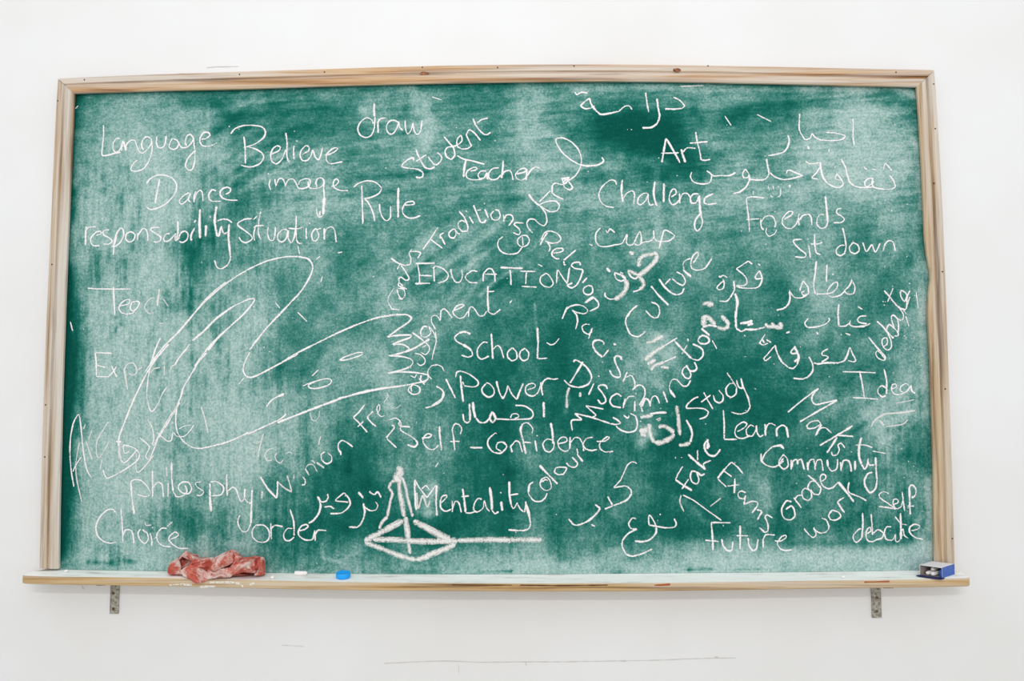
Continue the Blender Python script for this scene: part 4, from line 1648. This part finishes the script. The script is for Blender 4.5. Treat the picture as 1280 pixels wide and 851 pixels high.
# crumbs
def crumb(px, py, r, label, seed):
    p = ledge_hit(px, py); bm = bmesh.new(); bmesh.ops.create_icosphere(bm, subdivisions=3, radius=r)
    for q_ in bm.verts:
        q_.co *= 1 + .35*mnoise.noise(q_.co*(.9/r) + Vector((seed, 0, 0))); q_.co.z *= .75
    z0 = min(q_.co.z for q_ in bm.verts)
    for q_ in bm.verts: q_.co += Vector((p[0], p[1], float(ledge_z(p[0], p[1])) - z0 + .0002))
    o = link_bm('chalk_crumb', bm, M_STICK, None, True); tag(o, label, 'chalk')
crumb(340.5, 723.5, .0055, 'small broken chalk crumb on the ledge right of the red rag', 2)
crumb(1054, 722.5, .0045, 'small chalk crumb on the ledge left of the blue box', 5)
crumb(83, 715.2, .0045, 'small chalk crumb at the left end of the ledge by the frame', 9)

# blue cap
k = Mat('blue_plastic', 0.35, 0.5); k.col(srgb(0, 160, 244)); M_BLUE = k.m
pc = at(429, 720.6, -.045); X0, Y0 = pc[0], -.045; Z0 = float(ledge_z(X0, Y0)) + .0006
Rc, Hc = .0182, .0135; n = 72
prof = [(0.0, .0), (Rc*.93, .0), (Rc*.99, .0012), (Rc, .0035), (Rc, Hc - .0025), (Rc*.97, Hc - .0006), (Rc*.92, Hc), (Rc*.84, Hc - .0012), (Rc*.80, Hc - .0022), (0.0, Hc - .0026)]
bm = bmesh.new(); rings = []
for j, (r, h) in enumerate(prof):
    if r == 0: rings.append([bm.verts.new((X0, Y0, Z0 + h))]); continue
    ring = []
    for i in range(n):
        rr = r*(1 + (.022*(1 if i % 3 == 0 else 0) if j in (3, 4) else 0)); a_ = 6.28318*i/n
        ring.append(bm.verts.new((X0 + rr*math.cos(a_), Y0 + rr*math.sin(a_), Z0 + h + float(ledge_z(X0 + rr*math.cos(a_), Y0 + rr*math.sin(a_)) - ledge_z(X0, Y0)))))
    rings.append(ring)
for a_, b_ in zip(rings, rings[1:]):
    for i in range(n):
        A = a_[i % len(a_)], a_[(i+1) % len(a_)]; B = b_[i % len(b_)], b_[(i+1) % len(b_)]
        vs_ = []
        for q_ in (A[0], A[1], B[1], B[0]):
            if q_ not in vs_: vs_.append(q_)
        bm.faces.new(vs_)
cap_o = link_bm('bottle_cap', bm, M_BLUE, None, True)
tag(cap_o, 'round bright blue plastic cap lying on the dusty ledge', 'cap')

# ------------------------------------------------------------------ red rag
k = Mat('red_cloth', 0.9, 0.1)
c = k.ramp(k.noise(34, 4, .65), [(0.30, srgb(158, 74, 64)), (0.5, srgb(196, 100, 86)), (0.7, srgb(214, 136, 120))])
c = k.mix(k.ramp(k.noise(26, 5, .68), [(0.47, BW(0)), (0.58, BW(.8))]), c, srgb(230, 212, 204))
k.col(c); k.bump(k.noise(900, 2, .5), .25, .0008); M_RAG = k.m
RAG = [  # outline (x, y in the close-up, millimetres in front of the board), then the middle
 ([(205, 160, 24), (285, 88, 22), (330, 120, 24), (365, 190, 30), (330, 225, 36), (225, 285, 40), (212, 210, 34)], (290, 180, 6)),
 ([(150, 190, 34), (205, 165, 30), (290, 76, 26), (335, 105, 28), (372, 190, 36), (355, 190, 32), (300, 100, 22), (222, 160, 26), (215, 192, 34)], (250, 140, 36)),
 ([(88, 290, 44), (108, 225, 38), (150, 190, 34), (218, 188, 40), (238, 250, 50), (240, 310, 52), (250, 345, 48), (110, 348, 46), (84, 315, 46)], (165, 265, 60)),
 ([(290, 80, 28), (360, 105, 26), (430, 125, 24), (450, 152, 26), (600, 150, 28), (612, 172, 34), (545, 290, 50), (460, 288, 54), (330, 240, 52), (362, 195, 44)], (460, 205, 56)),
 ([(235, 300, 56), (330, 235, 58), (380, 242, 58), (545, 312, 60), (550, 380, 66), (500, 432, 74), (400, 448, 78), (340, 398, 74), (265, 362, 64)], (400, 330, 78)),
 ([(545, 292, 52), (605, 172, 36), (700, 110, 30), (815, 64, 26), (862, 72, 26), (862, 180, 40), (795, 235, 54), (690, 282, 58), (625, 312, 60), (570, 300, 58)], (715, 190, 72)),
 ([(820, 68, 24), (865, 72, 22), (948, 152, 26), (905, 200, 40), (830, 258, 50), (795, 270, 50), (850, 180, 48)], (875, 160, 52)),
 ([(540, 292, 54), (620, 318, 62), (690, 285, 60), (800, 268, 56), (828, 340, 60), (805, 378, 64), (650, 388, 68), (550, 402, 70), (500, 432, 72), (545, 350, 68)], (665, 338, 76)),
 ([(800, 280, 56), (900, 196, 44), (960, 150, 30), (1060, 148, 26), (1115, 168, 30), (1092, 270, 50), (1085, 328, 56), (960, 322, 60), (860, 348, 62), (818, 352, 60)], (975, 240, 76)),
 ([(1085, 265, 48), (1112, 172, 34), (1172, 144, 28), (1202, 182, 26), (1198, 345, 34), (1078, 358, 54), (1105, 300, 46)], (1160, 250, 56)),
 ([(1030, 160, 26), (1050, 142, 24), (1092, 134, 24), (1172, 146, 26), (1130, 172, 34), (1080, 168, 32)], (1095, 155, 38)),
 ([(110, 300, 20), (250, 200, 14), (420, 190, 12), (640, 160, 12), (880, 150, 12), (1100, 190, 12), (1190, 260, 14), (1196, 352, 20), (1000, 352, 46), (820, 366, 52), (560, 380, 54), (280, 352, 50), (130, 350, 40)], (650, 290, 40)),
]
bm = bmesh.new()
for pi, (ol, ce) in enumerate(RAG):
    P = np.array(ol, float); K = len(P); per = 10; outl = []
    for i in range(K):
        a_, b_, c_, d_ = P[i-1], P[i], P[(i+1) % K], P[(i+2) % K]
        for s in range(per):
            tt = s/per; m1, m2 = (c_ - a_)*.30, (d_ - b_)*.30
            outl.append((2*tt**3 - 3*tt**2 + 1)*b_ + (tt**3 - 2*tt**2 + tt)*m1 + (-2*tt**3 + 3*tt**2)*c_ + (tt**3 - tt**2)*m2)
    outl = np.array(outl); n = len(outl); C = np.array(ce, float); NR = 22; rings = []
    def pt(x, y, d):
        p = at(200 + x/9.143, 680 + y/9.143, Y_PANEL - max(d, 2)/1000); return Vector(p)
    for j in range(1, NR + 1):
        r = j/NR; ring = []
        for i in range(n):
            xy = C[:2] + (outl[i, :2] - C[:2])*r
            d = outl[i, 2]*(r**1.6) + C[2]*(1 - r**1.6)
            an = (0.5, 0.9, 0.25, -0.35, 0.75, 1.0, 0.8, 0.15, -0.9, 1.35, 0.2, 0.0)[pi]        # run of the folds in this lobe
            ph = (-xy[0]*math.sin(an) + xy[1]*math.cos(an))/46 + 1.1*mnoise.noise(Vector((xy[0]*.008 + pi*5, xy[1]*.012, 1)))
            tri = abs((ph % 1.0) - .5)*2
            wv_ = (tri**1.4)*6.5 - 3.5 + mnoise.noise(Vector((xy[0]*.018 + pi*7, xy[1]*.030, 0)))*3.5
            ring.append(bm.verts.new(pt(xy[0], xy[1], d + wv_*(1 - .5*r))))
        rings.append(ring)
    for sc_, dd in ((1.0, -4), (.93, -9)):      # rolled edge: the cloth turns back behind itself
        rings.append([bm.verts.new(pt(*(C[:2] + (outl[i, :2] - C[:2])*sc_), outl[i, 2] + dd)) for i in range(n)])
    cv = bm.verts.new(pt(C[0], C[1], C[2]))
    for i in range(n): bm.faces.new((cv, rings[0][i], rings[0][(i+1) % n]))
    for a_, b_ in zip(rings, rings[1:]):
        for i in range(n): bm.faces.new((a_[i], b_[i], b_[(i+1) % n], a_[(i+1) % n]))
    bk = bm.verts.new(pt(C[0], C[1], min(C[2], outl[:, 2].mean()) - 12))
    for i in range(n): bm.faces.new((rings[-1][i], bk, rings[-1][(i+1) % n]))
for q_ in bm.verts:      # rest the cloth on the ledge top
    zl = float(ledge_z(q_.co.x, max(q_.co.y, YF)))
    if q_.co.z < zl + .0008:
        if q_.co.y > YF + .006: q_.co.z = zl + .0008
        else: q_.co.y = min(q_.co.y, YF - .0012)
rag = link_bm('cleaning_rag', bm, M_RAG, None, True)
tag(rag, 'crumpled faded red cloth rag dusted with chalk on the ledge under the word Choice', 'rag')

# ------------------------------------------------------------------ chalk box at the right end
k = Mat('blue_card', 0.5, 0.4); k.col(k.mix(k.ramp(k.noise(60, 3, .6), [(0.45, BW(0)), (0.7, BW(.35))]), srgb(48, 88, 172), srgb(96, 130, 198))); M_CARD = k.m
k = Mat('white_card', 0.7, 0.2); k.col(k.mix(k.noise(50, 3), srgb(212, 210, 212), srgb(232, 230, 231))); M_CARDW = k.m
k = Mat('grey_card_inside', 0.85, 0.1); k.col(srgb(150, 138, 134)); M_CARDI = k.m
k = Mat('navy_card', 0.5, 0.3); k.col(srgb(22, 28, 84)); M_NAVY = k.m
def lv(x, y, up=0.0): return Vector((x, y, float(ledge_z(x, max(min(y, Y_PANEL), YF))) + .0004 + up))
BFR, BFL = Vector((1.1373, -.0795)), Vector((1.0942, -.0548)); E2 = Vector((.0475, .0282))
BBR, BBL = BFR + E2, BFL + E2; HB = .0272
box = empty('chalk_box', lv(*((BFR + BFL + BBR + BBL)/4)), 'small open blue and white chalk carton at the right end of the ledge', 'box')
cb = {n: lv(*p) for n, p in (('fr', BFR), ('fl', BFL), ('br', BBR), ('bl', BBL))}
ct = {n: p + Vector((0, 0, HB + (.0008 if n == 'fl' else 0))) for n, p in cb.items()}
def slabs(name, parts, mats, parent, bev=0.0):
    """parts: (four corners, thickness, outer material index, inner material index); the slab grows along the corners' normal"""
    bm = bmesh.new(); mi = []
    for c4, th, mo, mn in parts:
        n_ = (c4[1] - c4[0]).cross(c4[3] - c4[0]).normalized()*th
        A = [bm.verts.new(p) for p in c4]; B = [bm.verts.new(p + n_) for p in c4]
        f_ = bm.faces.new(A); f_.material_index = mo; f_ = bm.faces.new(B[::-1]); f_.material_index = mn
        for i in range(4):
            f_ = bm.faces.new((A[i], B[i], B[(i+1) % 4], A[(i+1) % 4])); f_.material_index = mats[1]
    o = link_bm(name, bm, mats[0][0], parent)
    for m_ in mats[0][1:]: o.data.materials.append(m_)
    return o
ML = [M_CARD, M_CARDW, M_CARDI, M_NAVY]; T = .0011
slabs('carton', [((cb['fl'], cb['fr'], cb['br'], cb['bl']), T, 0, 2), ((ct['fl'], ct['bl'], ct['br'], ct['fr']), T, 1, 2),
                 ((cb['fr'], ct['fr'], ct['br'], cb['br']), T, 0, 2), ((cb['fl'], cb['bl'], ct['bl'], ct['fl']), T, 0, 2), ((cb['br'], ct['br'], ct['bl'], cb['bl']), T, 0, 2)], (ML, 1), box)
e2 = Vector((E2.x, E2.y, 0)); e1 = (cb['fl'] - cb['fr'])
f0, f1 = cb['fl'] + e1*.02, cb['fr'] - e1*.10
fo0, fo1 = f0 - e2*.26 + Vector((0, 0, -.0002)), f1 - e2*.30 + Vector((0, 0, -.0008))
o = slabs('front_flap', [((f0 + Vector((0, 0, .0006)), f1 + Vector((0, 0, .0006)), fo1 + Vector((0, 0, .0012)), fo0 + Vector((0, 0, .0012))), -.0022, 3, 3)], (ML, 3), box)
o['label'] = 'dark navy flap folded down at the open end'
r0 = cb['fr'] + Vector((0, 0, .002)) + e1*.025; r1 = r0 + Vector((0, 0, HB - .005))
slabs('side_flap', [((r0, r0 + e1*.20 + e2*.16 + Vector((0, 0, .001)), r1 + e1*.20 + e2*.16 + Vector((0, 0, -.008)), r1), .0009, 0, 0)], (ML, 0), box)
for i, (fr_, st, L, zo) in enumerate(((.76, .12, .040, 0), (.50, .05, .040, 0), (.63, .30, .028, .0098))):
    ax = e2.normalized(); base = cb['fr'] + e1*fr_ + e2*st + ax*(L/2) + Vector((0, 0, .0052 + T + .0012 + zo))
    zax = Vector((0, 0, 1)); yax = zax.cross(-ax)
    mw = Matrix((( -ax.x, yax.x, 0, base.x), (-ax.y, yax.y, 0, base.y), (-ax.z, yax.z, 1, base.z), (0, 0, 0, 1)))
    stick(L, .0052, .06, mw, 'chalk_stick', ('white chalk stick inside the open blue box, on its left side', 'white chalk stick inside the open blue box, on its right side', 'white chalk stick lying on top of two others in the open blue box')[i], 'chalk', 'chalk sticks in the blue box')

# ------------------------------------------------------------------ cracks and scuffs of the plaster
def crack(pts, wd_, name='wall_crack'):
    rb = Ribbon(); rb.add(pts, wd_, 0, -.0002, .0004, jit=.6); rb.build(name, [M_MARK], wall)
crack([(258, 84.8), (268, 83.6), (282, 83.4), (298, 83)], .9, 'wall_scratch'); crack([(222, 92.2), (232, 91.8)], .8, 'wall_scratch')
crack([(480, 829), (520, 827), (560, 826), (600, 827.5), (650, 827), (700, 827), (760, 826), (820, 825), (870, 823), (920, 822)], .8)
crack([(352, 806), (380, 808)], .5); crack([(573, 830), (574, 842)], .5); crack([(657, 827), (658, 832)], .9)
crack([(102, 732), (103.5, 734), (104.5, 737)], .9, 'wall_scratch'); crack([(775, 826), (783, 826)], 1.3); crack([(893, 821), (898, 821)], 1.3)
